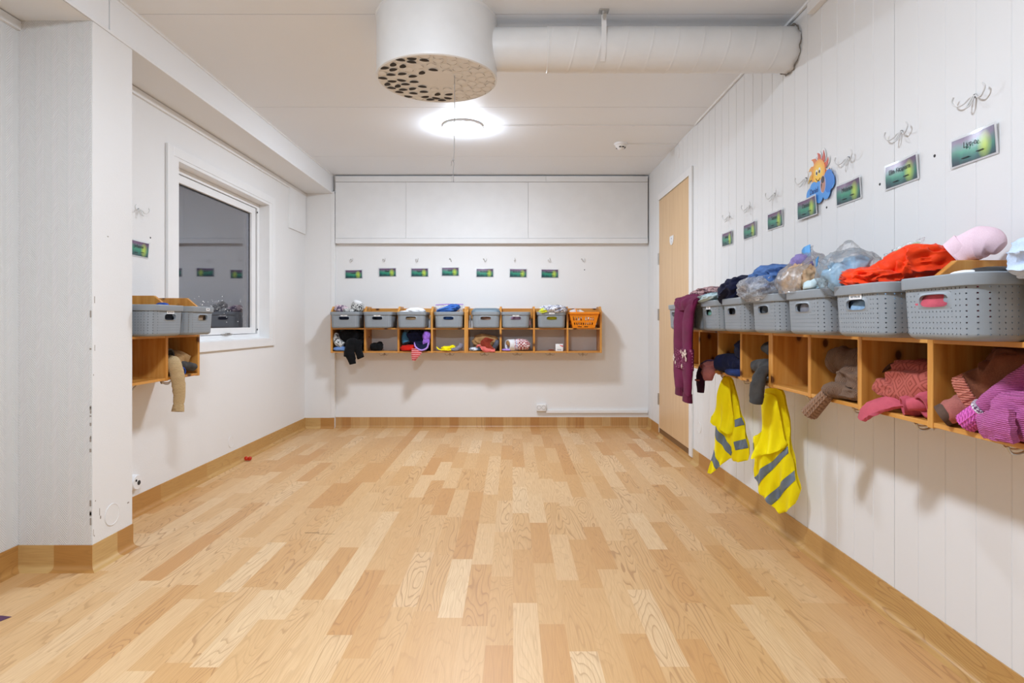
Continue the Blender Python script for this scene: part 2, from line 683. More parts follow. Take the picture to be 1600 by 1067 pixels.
def patch(ctrl, nu=28, nv=28, thick=.004, wr=.0, wf=10, seed=0):
    """cloth panel through a grid of control points, with thickness"""
    C = np.asarray(ctrl, float)
    A = np.array([catmull(row, nu) for row in C])
    G = np.array([catmull(A[:, i], nv) for i in range(nu)])       # nu x nv x 3
    du = np.gradient(G, axis=0)
    dv = np.gradient(G, axis=1)
    N = np.cross(du, dv)
    N /= np.linalg.norm(N, axis=2)[:, :, None] + 1e-9
    if wr:
        G = G + N * (wr * folds(G.reshape(-1, 3), wf, seed).reshape(nu, nv))[:, :, None]
    H = G - N * thick
    V = [tuple(p) for p in G.reshape(-1, 3)] + [tuple(p) for p in H.reshape(-1, 3)]
    k = nu * nv
    F = []
    for i in range(nu - 1):
        for j in range(nv - 1):
            a, b, c, d = i * nv + j, (i + 1) * nv + j, (i + 1) * nv + j + 1, i * nv + j + 1
            F.append((a, b, c, d))
            F.append((k + a, k + d, k + c, k + b))
    bd = [i * nv for i in range(nu)] + [(nu - 1) * nv + j for j in range(1, nv)] + [i * nv + nv - 1 for i in range(nu - 2, -1, -1)] + [j for j in range(nv - 2, 0, -1)]
    for a, b in zip(bd, bd[1:] + bd[:1]):
        F.append((a, k + a, k + b, b))
    return V, F


def polysheet(poly, disp, frame, thick=.003, res=.009, sm=2):
    """cloth cut to an outline (u, z) lying in an upright plane; disp(u, z) pushes it out of the plane"""
    P = [np.array(p, float) for p in poly]
    for _ in range(sm):
        Q = []
        for i in range(len(P)):
            a, b = P[i], P[(i + 1) % len(P)]
            Q += [a * .75 + b * .25, a * .25 + b * .75] if np.linalg.norm(b - a) > .012 else [(a + b) / 2]
        P = Q
    B = []
    for i in range(len(P)):
        a, b = P[i], P[(i + 1) % len(P)]
        k = max(1, int(np.linalg.norm(b - a) / res))
        B += [a + (b - a) * t / k for t in range(k)]
    pts = [Vector(p) for p in B]
    nb = len(pts)
    A = np.array(B)
    lo, hi = A.min(0), A.max(0)
    rng = random.Random(3)
    def inside(x, y):
        r = False
        for i in range(nb):
            x1, y1 = A[i]
            x2, y2 = A[i - 1]
            if (y1 > y) != (y2 > y) and x < (x2 - x1) * (y - y1) / (y2 - y1) + x1:
                r = not r
        return r
    y = lo[1] + res
    while y < hi[1]:
        x = lo[0] + res * .5
        while x < hi[0]:
            q = np.array([x + rng.uniform(-.2, .2) * res, y + rng.uniform(-.2, .2) * res])
            if inside(*q) and np.min(np.sum((A - q) ** 2, 1)) > (res * .6) ** 2:
                pts.append(Vector(q))
            x += res
        y += res * .87
    vv, ee, ff, *_ = delaunay_2d_cdt(pts, [(i, (i + 1) % nb) for i in range(nb)], [], 1, 1e-6)
    U = np.array([v[:] for v in vv])
    D = disp(U[:, 0], U[:, 1])
    o, eu, en = frame
    o, eu, en = np.array(o), np.array(eu), np.array(en)
    W = o + U[:, :1] * eu + D[:, None] * en
    W[:, 2] = U[:, 1]
    W2 = W - en * thick
    k = len(W)
    F = [tuple(f) for f in ff] + [tuple(k + i for i in reversed(f)) for f in ff]
    cnt = {}
    for f in ff:
        for a, b in zip(f, list(f[1:]) + [f[0]]):
            cnt[(a, b)] = 1
    for (a, b) in cnt:
        if (b, a) not in cnt:
            F.append((a, k + a, k + b, b))
    return [tuple(p) for p in W] + [tuple(p) for p in W2], F


# ------------------------------------------------------------------ object helpers
def mk(name, g, mat, parent=None, loc=(0, 0, 0), rz=0.0, smooth=True, bevel=0.0, mats=None, fm=None, ang=40):
    me = bpy.data.meshes.new(name)
    me.from_pydata([tuple(p) for p in g[0]], [], g[1])
    me.update()
    bm = bmesh.new()
    bm.from_mesh(me)
    bmesh.ops.recalc_face_normals(bm, faces=bm.faces)
    if bevel:
        bmesh.ops.bevel(bm, geom=[e for e in bm.edges if e.is_manifold and e.calc_face_angle(0) > .6], offset=bevel, segments=2, profile=.6, affect='EDGES')
    bm.to_mesh(me)
    bm.free()
    for m in (mats or [mat]):
        me.materials.append(m)
    if fm:
        for i, p in enumerate(me.polygons):
            p.material_index = fm[i]
    if smooth:
        me.polygons.foreach_set('use_smooth', [True] * len(me.polygons))
        try:
            me.set_sharp_from_angle(angle=math.radians(ang))
        except Exception:
            pass
    o = bpy.data.objects.new(name, me)
    COL.objects.link(o)
    o.location = loc
    o.rotation_euler = (0, 0, rz)
    if parent:
        o.parent = parent
    return o


def inst(name, src, parent=None, loc=(0, 0, 0), rz=0.0):
    o = bpy.data.objects.new(name, src.data)
    COL.objects.link(o)
    o.location = loc
    o.rotation_euler = (0, 0, rz)
    o.parent = parent
    return o


def empty(name, loc=(0, 0, 0), rz=0.0):
    o = bpy.data.objects.new(name, None)
    o.empty_display_size = .05
    COL.objects.link(o)
    o.location = loc
    o.rotation_euler = (0, 0, rz)
    return o


def tag(o, label, cat, group=None):
    o['label'] = label
    o['category'] = cat
    if group:
        o['group'] = group
    return o


def struct(o):
    o['kind'] = 'structure'
    return o


def copy_tree(o, parent=None):
    c = o.copy()
    COL.objects.link(c)
    c.parent = parent
    for ch in list(o.children):
        copy_tree(ch, c)
    return c


def text_geo(s, size, depth=.0003, width=None):
    cu = bpy.data.curves.new('t', 'FONT')
    cu.body = s
    cu.size = size
    cu.align_x = 'CENTER'
    cu.align_y = 'CENTER'
    cu.extrude = depth
    ob = bpy.data.objects.new('t', cu)
    COL.objects.link(ob)
    dg = bpy.context.evaluated_depsgraph_get()
    me = bpy.data.meshes.new_from_object(ob.evaluated_get(dg))
    V = [(v.co.x, -v.co.z, v.co.y) for v in me.vertices]
    F = [tuple(p.vertices) for p in me.polygons]
    bpy.data.objects.remove(ob, do_unlink=True)
    bpy.data.curves.remove(cu)
    bpy.data.meshes.remove(me)
    if width and V:
        w = max(p[0] for p in V) - min(p[0] for p in V)
        if w > width:
            k = width / w
            V = [(x * k, y, z * k) for x, y, z in V]
    return V, F


# ================================================================== THE ROOM
fl = struct(mk('floor', box(-2.3, 1.5, YFRONT - .1, YB + .1, -.1, 0), FLOORM, smooth=False))
mk('scratch', merge(box(-.985, -.918, 2.83, 2.834, 0, .0006), box(-.918, -.84, 2.815, 2.817, 0, .0004)), plain('scratch_dark', srgb(112, 84, 56), .7), fl)['label'] = 'dark scratch in the vinyl'

# ceiling boards with seams running across the room
cg = []
edges = [YFRONT - .1, -1.92, -.76, .393, 1.548, 2.703, 3.867, 5.02, YB + .1]
for a, b in zip(edges, edges[1:]):
    cg.append(box(-2.3, 1.5, a + .0022, b - .0022, ZC, ZC + .05))
cg.append(box(-2.3, 1.5, YFRONT - .1, YB + .1, ZC + .006, ZC + .07))
struct(mk('ceiling', merge(*cg), CEILW, smooth=False))


# right wall: upright planks, 12 cm, a wider joint every fifth
def plank_profile(y0, y1):
    pts, y = [], 2.020 - 60 * .1187
    k = -60
    prof = [(y0, 0.0)]
    while y < y1 - .01:
        if y > y0 + .01:
            w, d = (.0022, .006) if k % 5 == 0 else (.0034, .0026)
            prof += [(y - w, 0), (y - w * .3, d), (y + w * .3, d), (y + w, 0)]
        y += .1187
        k += 1
    prof.append((y1, 0.0))
    return prof


def plank_wall(y0, y1, z0, z1):
    pr = plank_profile(y0, y1)
    poly = [(XR + d, y) for y, d in pr] + [(XR + .1, y1), (XR + .1, y0)]
    return extrude_poly(poly, 'z', z0, z1)


DY0, DY1, DZ1 = 4.325, 5.236, 2.085
struct(mk('wall_right', merge(plank_wall(YFRONT, DY0, 0, ZC), plank_wall(DY0, DY1, DZ1, ZC), plank_wall(DY1, YB + .05, 0, ZC),
                              box(XR + .06, XR + .1, DY0, DY1, 0, DZ1)), PLANKW, smooth=False))
struct(mk('wall_back', box(-2.2, 1.45, YB, YB + .1, 0, ZC), WHITE, smooth=False))
struct(mk('wall_front', box(-2.3, 1.45, YFRONT - .1, YFRONT, 0, ZC), WHITE, smooth=False))

# left wall with its window hole
WY0, WY1, WZ0, WZ1 = 3.475, 4.78, .873, 1.962
struct(mk('wall_left', merge(box(XL - .16, XL, PIL_Y1 - .1, WY0, 0, ZC), box(XL - .16, XL, WY1, YB, 0, ZC),
                             box(XL - .16, XL, WY0, WY1, 0, WZ0), box(XL - .16, XL, WY0, WY1, WZ1, ZC)), WHITE, smooth=False))
struct(mk('wall_left_near', box(XF - .12, XF, YFRONT, PIL_Y0 + .1, 0, ZC), HERR, smooth=False))
struct(mk('pillar', merge(box(XF - .02, PIL_X - .004, PIL_Y0, PIL_Y1 - .003, 0, SOF_Z)), HERR, smooth=False))
struct(mk('pillar_side_panel', box(PIL_X - .006, PIL_X, PIL_Y0 + .004, PIL_Y1, 0, SOF_Z), WHITE, smooth=False, bevel=.002))
struct(mk('wall_back_return', box(-2.1, RET_X, RET_Y, YB + .02, 0, SOF_Z + .02), WHITE, smooth=False))
struct(mk('trim_1', extrude_poly([(RET_X - .032, RET_Y - .004), (RET_X + .004, RET_Y - .004), (RET_X + .004, YB), (RET_X - .032, YB)], 'z', 0.1, SOF_Z), TRIMW, smooth=False, bevel=.002))

# boxed-in beam along the left wall
struct(mk('ceiling_beam', merge(box(-2.1, BEAM_X, PIL_Y0 + .108, RET_Y + .03, SOF_Z, ZC), box(-2.1, BEAM_X - .003, YFRONT, PIL_Y0 + .105, SOF_Z, ZC)), BEAMW, smooth=False))
struct(mk('trim_2', merge(box(BEAM_X, BEAM_X + .006, YFRONT, RET_Y, ZC - .012, ZC), box(BEAM_X, BEAM_X + .004, YFRONT, RET_Y, SOF_Z, SOF_Z + .012)), TRIMW, smooth=False))
struct(mk('trim_3', merge(box(XL, XL + .014, PIL_Y1, RET_Y, SOF_Z - .040, SOF_Z - .004), box(XF, XF + .014, YFRONT, PIL_Y0, SOF_Z - .040, SOF_Z - .004)), TRIMW, smooth=False))
struct(mk('trim_4', box(XL, XL + .012, 5.215, RET_Y - .01, 1.832, SOF_Z - .04), TRIMW, smooth=False, bevel=.001))

# boxed panel across the top of the back wall
pg = [box(-1.672, -1.006, YB - .045, YB, 1.800, 2.330), box(-1.004, .152, YB - .045, YB, 1.800, 2.330), box(.154, 1.285, YB - .045, YB, 1.800, 2.330),
      box(-1.672, 1.285, YB - .052, YB, 1.750, 1.797), box(-1.672, -.57, YB - .050, YB, 2.333, 2.385), box(-.568, .32, YB - .050, YB, 2.333, 2.385), box(.322, 1.285, YB - .050, YB, 2.333, 2.385)]
struct(mk('trim_5', merge(*pg), plain('matt_white_board', (.80, .80, .795), .7, .25, var=.02), smooth=False))
# ceiling edge strip on the right wall
struct(mk('trim_6', merge(box(XR - .014, XR - .004, YFRONT, 4.2, ZC - .012, ZC), box(XR - .006, XR, YFRONT, 2.6, ZC - .048, ZC - .022)), TRIMW, smooth=False))
struct(mk('trim_7', box(XR - .03, XR, YFRONT, 2.56, ZC - .075, ZC - .03), TRIMW, smooth=False, bevel=.002))


# coved vinyl skirting: profile swept along a straight run (local x along the run, -y into the room)
def skirting(name, p0, p1, h=.10, m0=0, m1=0, mat=None):
    L = math.dist(p0, p1)
    r = .022
    prof = [(0, 0), (-r - .008, 0), (-r, .0015)] + [(-r + r * math.sin(a), .0015 + r - r * math.cos(a)) for a in np.linspace(.25, PI / 2, 7)] + [(-.004 + .004, h)]
    prof = [(-.0045 + y if 0 < i < len(prof) else y, z) for i, (y, z) in enumerate(prof)]
    prof.append((0, h))
    v = [(m0 * y, y, z) for y, z in prof] + [(L - m1 * y, y, z) for y, z in prof]
    n = len(prof)
    f = [tuple(range(n)), tuple(range(2 * n - 1, n - 1, -1))] + [(i, i + n, (i + 1) % n + n, (i + 1) % n) for i in range(n)]
    o = mk(name, (v, f), mat or SKIRTM, loc=(p0[0], p0[1], 0), rz=math.atan2(p1[1] - p0[1], p1[0] - p0[0]), ang=25)
    return struct(o)


skirting('baseboard_back', (RET_X, YB), (XR, YB), .0985, 0, 0, SKIRTB)
skirting('baseboard_return', (XL, RET_Y), (RET_X, RET_Y), .0985)
skirting('baseboard_left', (XL, PIL_Y1), (XL, RET_Y), .10)
skirting('baseboard_pillar_side', (PIL_X, PIL_Y0), (PIL_X, PIL_Y1), .10, 1, 0)
skirting('baseboard_pillar_front', (XF, PIL_Y0), (PIL_X, PIL_Y0), .10, 0, 1)
skirting('baseboard_left_near', (XF, YFRONT), (XF, PIL_Y0), .10)
skirting('baseboard_right_far', (XR, YB), (XR, DY1), .10)
skirting('baseboard_right_near', (XR, DY0 - .055), (XR, YFRONT), .10)
skirting('baseboard_door', (XR, DY1), (XR, DY0 - .055), .036)

# door
dr = struct(empty('door_1', (XR, DY1, 0), RZ['R']))          # local x runs towards the camera, -y into the room
W = DY1 - DY0
mk('door_leaf', box(.008, W - .022, -.006, .034, .078, 2.067), DOORM, dr, bevel=.002, smooth=False)
mk('door_stop', merge(box(W - .020, W - .004, .004, .05, .04, 2.07)), plain('door_stop_beech', srgb(206, 160, 100), .45), dr, smooth=False)
mk('casing', merge(box(W - .004, W + .07, -.014, 0, .036, 2.122), box(.0062, W - .0042, -.014, 0, 2.07, 2.122), box(-.012, .006, -.005, 0, .036, 2.122)), TRIMW, dr, smooth=False, bevel=.002)
mk('threshold', merge(box(0, W, -.004, .05, .036, .074)), OAKD, dr, smooth=False)
for z in (.33, 1.07, 1.56):
    mk('hinge', merge(xform(lathe([(.007, -.05), (.007, .05)], 12), (-.002, -.011, z)), box(-.014, .012, -.007, -.002, z - .045, z + .045)), STEEL, dr)
shield = [(-.055, .036), (.055, .036), (.055, .0), (.042, -.024), (.015, -.037), (-.015, -.037), (-.042, -.024), (-.055, 0)]
sg = mk('door_sign', xform(extrude_poly(shield, 'y', -.004, 0), (0, 0, 0)), SMOOTHW, None, (XR - .006, 4.81, 1.665), RZ['R'], smooth=False)
tag(sg, 'small white shield-shaped sign on the beech door', 'sign')
mk('mark', merge(xform(lathe([(.007, 0), (.007, .001)], 16), (0, -.004, .014), (PI / 2, 0, 0)), xform(text_geo('3', .03), (0, -.0045, -.014))), GREYINK, sg)

# window
wn = struct(empty('window_1', (XL, 0, 0)))
cw = .0
mk('casing', merge(box(0, .016, 3.365, 3.425, .814, 2.018), box(0, .016, 3.4252, 4.8298, 1.962, 2.018), box(0, .016, 4.83, 4.892, .814, 2.018), box(0, .016, 3.4252, 4.8298, .814, .874)), TRIMW, wn, smooth=False, bevel=.002)
mk('reveal_liner', merge(box(-.15, .013, 3.4255, WY0 + .004, .8742, 1.9615), box(-.15, .013, WY1 - .004, 4.8295, .8742, 1.9615), box(-.15, .0125, WY0 + .0042, WY1 - .0042, 1.943, 1.9612), extrude_poly([(-.15, .8745), (.0125, .8745), (.0125, .878), (-.15, .892)], 'y', WY0 + .0042, WY1 - .0042)), TRIMW, wn, smooth=False)
mk('window_frame', merge(box(-.149, -.066, WY0 + .0045, WY0 + .05, .880, 1.9425), box(-.149, -.066, WY1 - .045, WY1 - .0045, .880, 1.9425), box(-.149, -.066, WY0 + .0502, WY1 - .0452, 1.908, 1.9425), box(-.149, -.066, WY0 + .0502, WY1 - .0452, .880, .912)), TRIMW, wn, smooth=False, bevel=.002)
sash = mk('sash', merge(box(-.12, -.072, WY0 + .052, WY0 + .112, .916, 1.903), box(-.12, -.072, WY1 - .13, WY1 - .064, .916, 1.903), box(-.12, -.072, WY0 + .1122, WY1 - .1302, 1.855, 1.903), box(-.12, -.072, WY0 + .1122, WY1 - .1302, .916, .962)), TRIMW, wn, smooth=False, bevel=.002)
mk('gasket', merge(box(-.0938, -.089, WY0 + .112, WY0 + .116, .962, 1.855), box(-.0938, -.089, WY1 - .134, WY1 - .13, .962, 1.855), box(-.0938, -.089, WY0 + .1162, WY1 - .1342, 1.8495, 1.8548)), RUBBER, sash, smooth=False)
mk('glass', box(-.098, -.094, WY0 + .10, WY1 - .12, .95, 1.86), GLASS, wn, smooth=False)
mk('hinge_screw', merge(xform(lathe([(.007, 0), (.007, .004)], 12), (-.066, WY1 - .05, 1.875), (0, PI / 2, 0)), xform(lathe([(.007, 0), (.007, .004)], 12), (-.066, WY1 - .05, .945), (0, PI / 2, 0))), RUBBER, wn)
mk('sash_catch', merge(box(-.072, -.058, 4.15, 4.30, .913, .921), box(-.062, -.05, 4.19, 4.25, .915, .927)), STEEL, wn, bevel=.002)
rng = random.Random(5)
bits = [xform(ico(1)[0].tolist() and (ico(1)[0].tolist(), ico(1)[1]), (-.0925, rng.uniform(3.62, 4.58), 1.155 + rng.gauss(0, .012) - (.045 if rng.random() < .4 else 0) - rng.random() ** 4 * .12), (0, 0, 0), (.0012, rng.uniform(.002, .008), rng.uniform(.0015, .004))) for _ in range(46)]
gr = mk('glue_residue', merge(*bits), SMOOTHW, wn)
gr['kind'] = 'stuff'

# ================================================================== CEILING AND WALL FITTINGS
# round air diffuser
df = tag(empty('air_diffuser', (-.348, 2.77, 2.126)), 'large white drum-shaped air diffuser hanging under the ceiling', 'air diffuser')
R0 = .277
mk('drum', lathe([(R0 - .012, .004), (R0 - .006, -.002), (R0, .002), (R0 + .001, .012), (R0, .02), (R0, .262), (R0 + .004, .268), (R0 + .004, .275), (R0 - .006, .274)], 96, False, True), DUCTW, df, ang=30)
mk('nozzle_plate', lathe([(R0 - .008, .006), (R0 - .01, .004), (.002, .004)], 96, False, False), plain('nozzle_plate_white', (.80, .79, .77), .5, var=.02), df)
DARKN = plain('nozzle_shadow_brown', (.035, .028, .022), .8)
NOZW = plain('nozzle_white', (.82, .81, .79), .5, var=.02)


def nozzle_geo(k):
    # low round cap with its mouth's shade drawn as a flat dark half-moon; k is how wide the mouth opens
    V, F, fmi = [], [], []
    r, n = .0235, 24
    rings = [(1.0, 0.0), (.96, .0022), (.80, .0036), (.45, .0042)]
    for rr, hh in rings:
        for i in range(n):
            a = 2 * PI * i / n
            V.append((rr * r * math.cos(a), rr * r * math.sin(a), -hh))
    for j in range(len(rings) - 1):
        for i in range(n):
            F.append((j * n + i, j * n + (i + 1) % n, (j + 1) * n + (i + 1) % n, (j + 1) * n + i))
            fmi.append(0)
    V.append((0, 0, -.0043))
    for i in range(n):
        F.append((3 * n + i, 3 * n + (i + 1) % n, len(V) - 1))
        fmi.append(0)
    m = 12
    b = len(V)
    for i in range(m + 1):
        t = -1 + 2 * i / m
        V.append((r * .93 * math.cos(t * 1.5), r * .93 * math.sin(t * 1.5), -.0050))
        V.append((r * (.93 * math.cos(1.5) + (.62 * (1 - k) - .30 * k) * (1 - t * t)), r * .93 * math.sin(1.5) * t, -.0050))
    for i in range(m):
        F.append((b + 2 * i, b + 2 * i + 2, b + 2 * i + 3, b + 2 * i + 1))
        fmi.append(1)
    return V, F, fmi


protos = {}
rng = random.Random(11)
for ring, (rr, cnt, off) in enumerate(((.112, 11, .1), (.163, 17, .25), (.211, 22, .0), (.250, 27, .2))):
    for i in range(cnt):
        a = 2 * PI * i / cnt + off
        x, y = rr * math.cos(a), rr * math.sin(a)
        open_ = x < .02 + rng.uniform(-.09, .05) and rng.random() < .9
        ang = rng.choice([-1.9, -1.6, -1.3, -2.2, 1.2, 1.6, 2.0, .5]) if open_ else rng.choice([1.2, 1.6, 2.0, .4, -1.6])
        key = 'open' if open_ else 'shut'
        if key not in protos:
            g_ = nozzle_geo(1.0 if open_ else -.25)
            protos[key] = mk('nozzle', g_[:2], None, df, (x, y, .004), ang, mats=[NOZW, DARKN if open_ else plain('nozzle_slit_shade', (.30, .26, .22), .8)], fm=g_[2], ang=60)
        else:
            inst('nozzle', protos[key], df, (x, y, .004), ang)
cord = mk('pull_cord', tube([(.086, -.057, .004), (.086, -.057, -.2), (.084, -.057, -.36), (.079, -.056, -.385), (.083, -.056, -.40), (.08, -.057, -.44), (.082, -.057, -.487)], .0016, 8, 60), plain('grey_cord', (.35, .34, .33), .8), df)
mk('knot', merge(xform((ico(2)[0].tolist(), ico(2)[1]), (.081, -.056, -.385), (0, 0, 0), (.004, .004, .006)), tube([(.081, -.056, -.38), (.073, -.056, -.39), (.072, -.056, -.41)], .0014, 8, 10)), _mats['grey_cord'], cord)

# spiral duct
dz, dy, rd = 2.268, 2.77, .100


def spiral(x0, x1, nx, na, r, pitch, h):
    V, F = [], []
    for i in range(nx):
        x = x0 + (x1 - x0) * i / (nx - 1)
        for j in range(na):
            a = 2 * PI * j / na
            ph = (x / pitch + a / (2 * PI)) % 1.0
            d = min(ph, 1 - ph) * pitch
            rr = r + h * max(0, 1 - (d / .004) ** 2)
            V.append((x, rr * math.cos(a), rr * math.sin(a)))
    for i in range(nx - 1):
        for j in range(na):
            F.append((i * na + j, i * na + (j + 1) % na, (i + 1) * na + (j + 1) % na, (i + 1) * na + j))
    return V, F


du = tag(empty('ventilation_duct', (0, dy, dz)), 'white spiral ventilation duct from the drum diffuser to the plank wall', 'duct')
mk('collar', lathe([(rd - .004, -.085), (rd - .003, .166), (rd + .001, .168), (rd + .001, .172), (rd - .003, .174)], 64, False, False)[0] and (
    [(z, x, y) for x, y, z in lathe([(rd - .004, -.10), (rd - .003, .160), (rd + .0015, .162), (rd + .0015, .168)], 64, False, False)[0]], lathe([(1, 0), (1, 1), (1, 2), (1, 3)], 64, False, False)[1]), DUCTW, du)
mk('wrapped_pipe', spiral(.166, XR, 420, 64, rd, .115, .0022), DUCTW, du)
sealv = [(XR - .001 - .012 * abs(math.sin(i * 2.7)) * (k == 1), (rd + .001 + k * .010 + .004 * math.sin(i * 1.7)) * math.cos(2 * PI * i / 60), (rd + .001 + k * .010 + .004 * math.sin(i * 1.7)) * math.sin(2 * PI * i / 60)) for k in (0, 1) for i in range(60)]
mk('sealant_ring', (sealv, [(i, (i + 1) % 60, 60 + (i + 1) % 60, 60 + i) for i in range(60)]), plain('cracked_sealant', (.30, .26, .22), .9), du)
# strap hanger
hg = tag(empty('duct_hanger', (.412, dy, ZC)), 'white metal strap hanger holding the duct under the ceiling', 'bracket')
mk('ceiling_plate', merge(box(-.022, .022, -.118, -.078, -.006, 0), box(-.008, .012, -.108, -.088, -.03, -.004)), STEEL, hg, bevel=.002)
st = []
arc = [(-.103 * math.cos(a), -.132 + .103 * math.sin(a)) for a in np.linspace(-.2, .75, 10)]
pts = [(-.104, -.02), (-.104, -.10)] + [(-math.cos(a) * .1035, -.132 - math.sin(a) * .1035) for a in np.linspace(0, .9, 8)]
sv = []
for y, z in pts:
    sv += [(-.011, y, z), (.011, y, z), (.011, y + .002, z), (-.011, y + .002, z)]
sf = []
for i in range(len(pts) - 1):
    for j in range(4):
        sf.append((i * 4 + j, i * 4 + (j + 1) % 4, i * 4 + 4 + (j + 1) % 4, i * 4 + 4 + j))
mk('strap', (sv, sf + [(0, 3, 2, 1)]), TRIMW, hg, smooth=False)
mk('bolt', merge(xform(lathe([(.009, 0), (.009, .012)], 6), (.0, -.112, -.038), (PI / 2, 0, 0)), xform(lathe([(.012, -.014), (.012, .0)], 8), (0, -.10, -.004))), STEEL, hg)


# round ceiling lamp (the second one hangs over the camera and casts the double shadows under the shelves)
def lamp(loc, m):
    t = empty('ceiling_lamp', loc)
    mk('base_ring', lathe([(.142, 0), (.144, -.014), (.139, -.019)], 64, True, True), SMOOTHW, t)
    mk('diffuser', lathe([(.138, -.018), (.134, -.029), (.116, -.040), (.078, -.047), (.03, -.050)], 64, False, True), m, t)
    return t


tag(lamp((-.35, 4.23, ZC), LAMPM), 'round lit ceiling lamp behind the air diffuser', 'ceiling lamp')
tag(lamp((-.42, 1.05, ZC), LAMPM2), 'round lit ceiling lamp nearer the camera above the frame', 'ceiling lamp')
tag(mk('lamp_cable', merge(box(-.21, XR - .01, -.0035, .0035, -.007, 0), *[box(x - .006, x + .006, -.006, .006, -.009, 0) for x in (-.02, .28, .56, .86, 1.12)]), TRIMW, None, (0, 4.222, ZC), smooth=False), 'thin white cable clipped to the ceiling from the round lamp', 'cable')
sd = tag(empty('smoke_detector', (.85, 4.65, ZC)), 'small round white smoke detector on the ceiling', 'smoke detector')
mk('base_plate', lathe([(.052, 0), (.052, -.014), (.048, -.016)], 40, True, True), SMOOTHW, sd)
mk('sensor_head', lathe([(.043, -.016), (.040, -.026), (.022, -.045), (.018, -.05), (.010, -.052)], 40, False, True), SMOOTHW, sd)
mk('air_slot', merge(*[xform(box(.026, .036, -.008, .008, -.038, -.030), (0, 0, 0), (0, 0, a)) for a in (-1.9, -1.2, -.4, .5, 1.6, 2.6)]), DARKGAP, sd)
tag(mk('detector_cable', box(.90, XR - .012, -.004, .004, -.008, 0), TRIMW, None, (0, 4.655, ZC), smooth=False), 'thin white cable on the ceiling from the smoke detector to the wall', 'cable')

# cover plates
disc = lathe([(.040, 0), (.040, .0022), (.0375, .0026), (.0365, .0014), (.001, .0014)], 36, True, True)


def cover(wall, a, z, label, k=1.0, kz=1.0, mat=WHITE):
    rot = {'R': (0, -PI / 2, 0), 'L': (0, PI / 2, 0)}[wall]
    g = xform(disc, (0, 0, 0), rot, (k, k, 1))
    g = ([(x, y, zz * kz) for x, y, zz in g[0]], g[1])
    return tag(mk('cover_plate', g, mat, None, wallpt(wall, a, z)), label, 'cover plate')


cover('R', 4.66, 2.358 - .0, 'round white cover plate on the right wall high above the door', 1.0, 1.0).location = (XR, 4.645, 1 + 266 * XR / 260)
cover('R', 4.12, 1 - 164 * XR / 293, 'round white cover plate low on the plank wall beside the door', .95)
cover('L', 4.15, 1 - 186 / 224.0, 'round white cover plate low on the wall under the window', 1.0)
c_ = cover('L', 2.53, 1 - 299 / 367.0, 'round white cover plate low on the pillar side', 1.15)
c_.location = (PIL_X, 2.53, 1 - 299 / 367.0)

# sockets and cable trunking
so = tag(empty('wall_socket', (.278, YB, .192)), 'white double wall socket on the back wall above the skirting', 'socket')
mk('housing', box(-.046, .046, -.035, 0, -.032, .032), SMOOTHW, so, bevel=.005)
for sx in (-.022, .022):
    mk('outlet', xform(lathe([(.019, 0), (.019, .001), (.0165, .001), (.0155, -.006)], 24, False, True), (sx, -.0355, .002), (PI / 2, 0, 0)), plain('socket_shadow', (.38, .38, .38), .5), so)
tag(mk('cable_trunking', merge(box(.322, XR - .005, -.020, 0, .140, .168), box(.322, XR - .005, -.021, -.019, .160, .163)), TRIMW, None, (0, YB, 0), smooth=False, bevel=.001), 'long white cable trunking above the back skirting', 'cable trunking')
s2 = tag(empty('wall_socket', (XL, 3.075, .175), RZ['L']), 'white wall socket low behind the pillar', 'socket')
mk('housing', xform(lathe([(.040, 0), (.040, .020), (.035, .026)], 28), (0, 0, 0), (PI / 2, 0, 0), (1, 1, 1)), SMOOTHW, s2)
mk('outlet', merge(xform(lathe([(.012, .0), (.012, .002)], 16), (.010, -.026, -.004), (PI / 2, 0, 0)), xform(lathe([(.006, .0), (.006, .002)], 12), (-.012, -.026, .012), (PI / 2, 0, 0))), RUBBER, s2)

# small things on the floor
tag(mk('toy_piece', merge(lump((-.014, 0, .016), (.014, .012, .018), (0, -.35, 0), 4, .05, 1.5, .9, 3, 0), lump((.010, 0, .016), (.013, .012, .018), (0, .35, 0), 5, .05, 1.5, .9, 3, 0)), plain('red_toy_plastic', srgb(196, 44, 10), .3), None, (-1.905, 4.30, 0)), 'small red plastic toy piece on the floor by the left skirting', 'toy')
tag(mk('paper_scrap', patch([[(-.05, -.03, .001), (0, -.03, .003), (.032, -.012, .001)], [(-.05, .02, .001), (0, .02, .006), (.045, .022, .001)]], 10, 6, .0008), plain('purple_paper', srgb(84, 48, 78), .6), None, (-1.745, 2.0, .0005)), 'purple scrap of card on the floor at the left edge', 'scrap')
# worn paint along the pillar corner
rng = random.Random(21)
scf = []
for i in range(20):
    z = .12 + rng.random() ** 1.3 * 1.0
    hh, ww = rng.uniform(.004, .03), rng.uniform(.0015, .004)
    if rng.random() < .6:
        scf.append(box(PIL_X - .006 - ww, PIL_X - .003, PIL_Y0 - .0006, PIL_Y0 + .001, z, z + hh))
    else:
        yy = PIL_Y0 + rng.uniform(.004, .02)
        scf.append(box(PIL_X - .001, PIL_X + .0005, yy, yy + ww, z, z + hh))
for y0, z0, dy, dzz in ((2.452, .205, .003, .03), (2.456, .19, .006, .012), (2.63, .20, .012, .006), (2.50, 1.36, .008, .004)):
    scf.append(box(PIL_X - .001, PIL_X + .0005, y0, y0 + dy, z0, z0 + dzz))
ps_ = mk('paint_scuffs', merge(*scf), plain('scuffed_paint', srgb(160, 150, 140), .9), bpy.data.objects['pillar'], smooth=False)
ps_['kind'] = 'stuff'

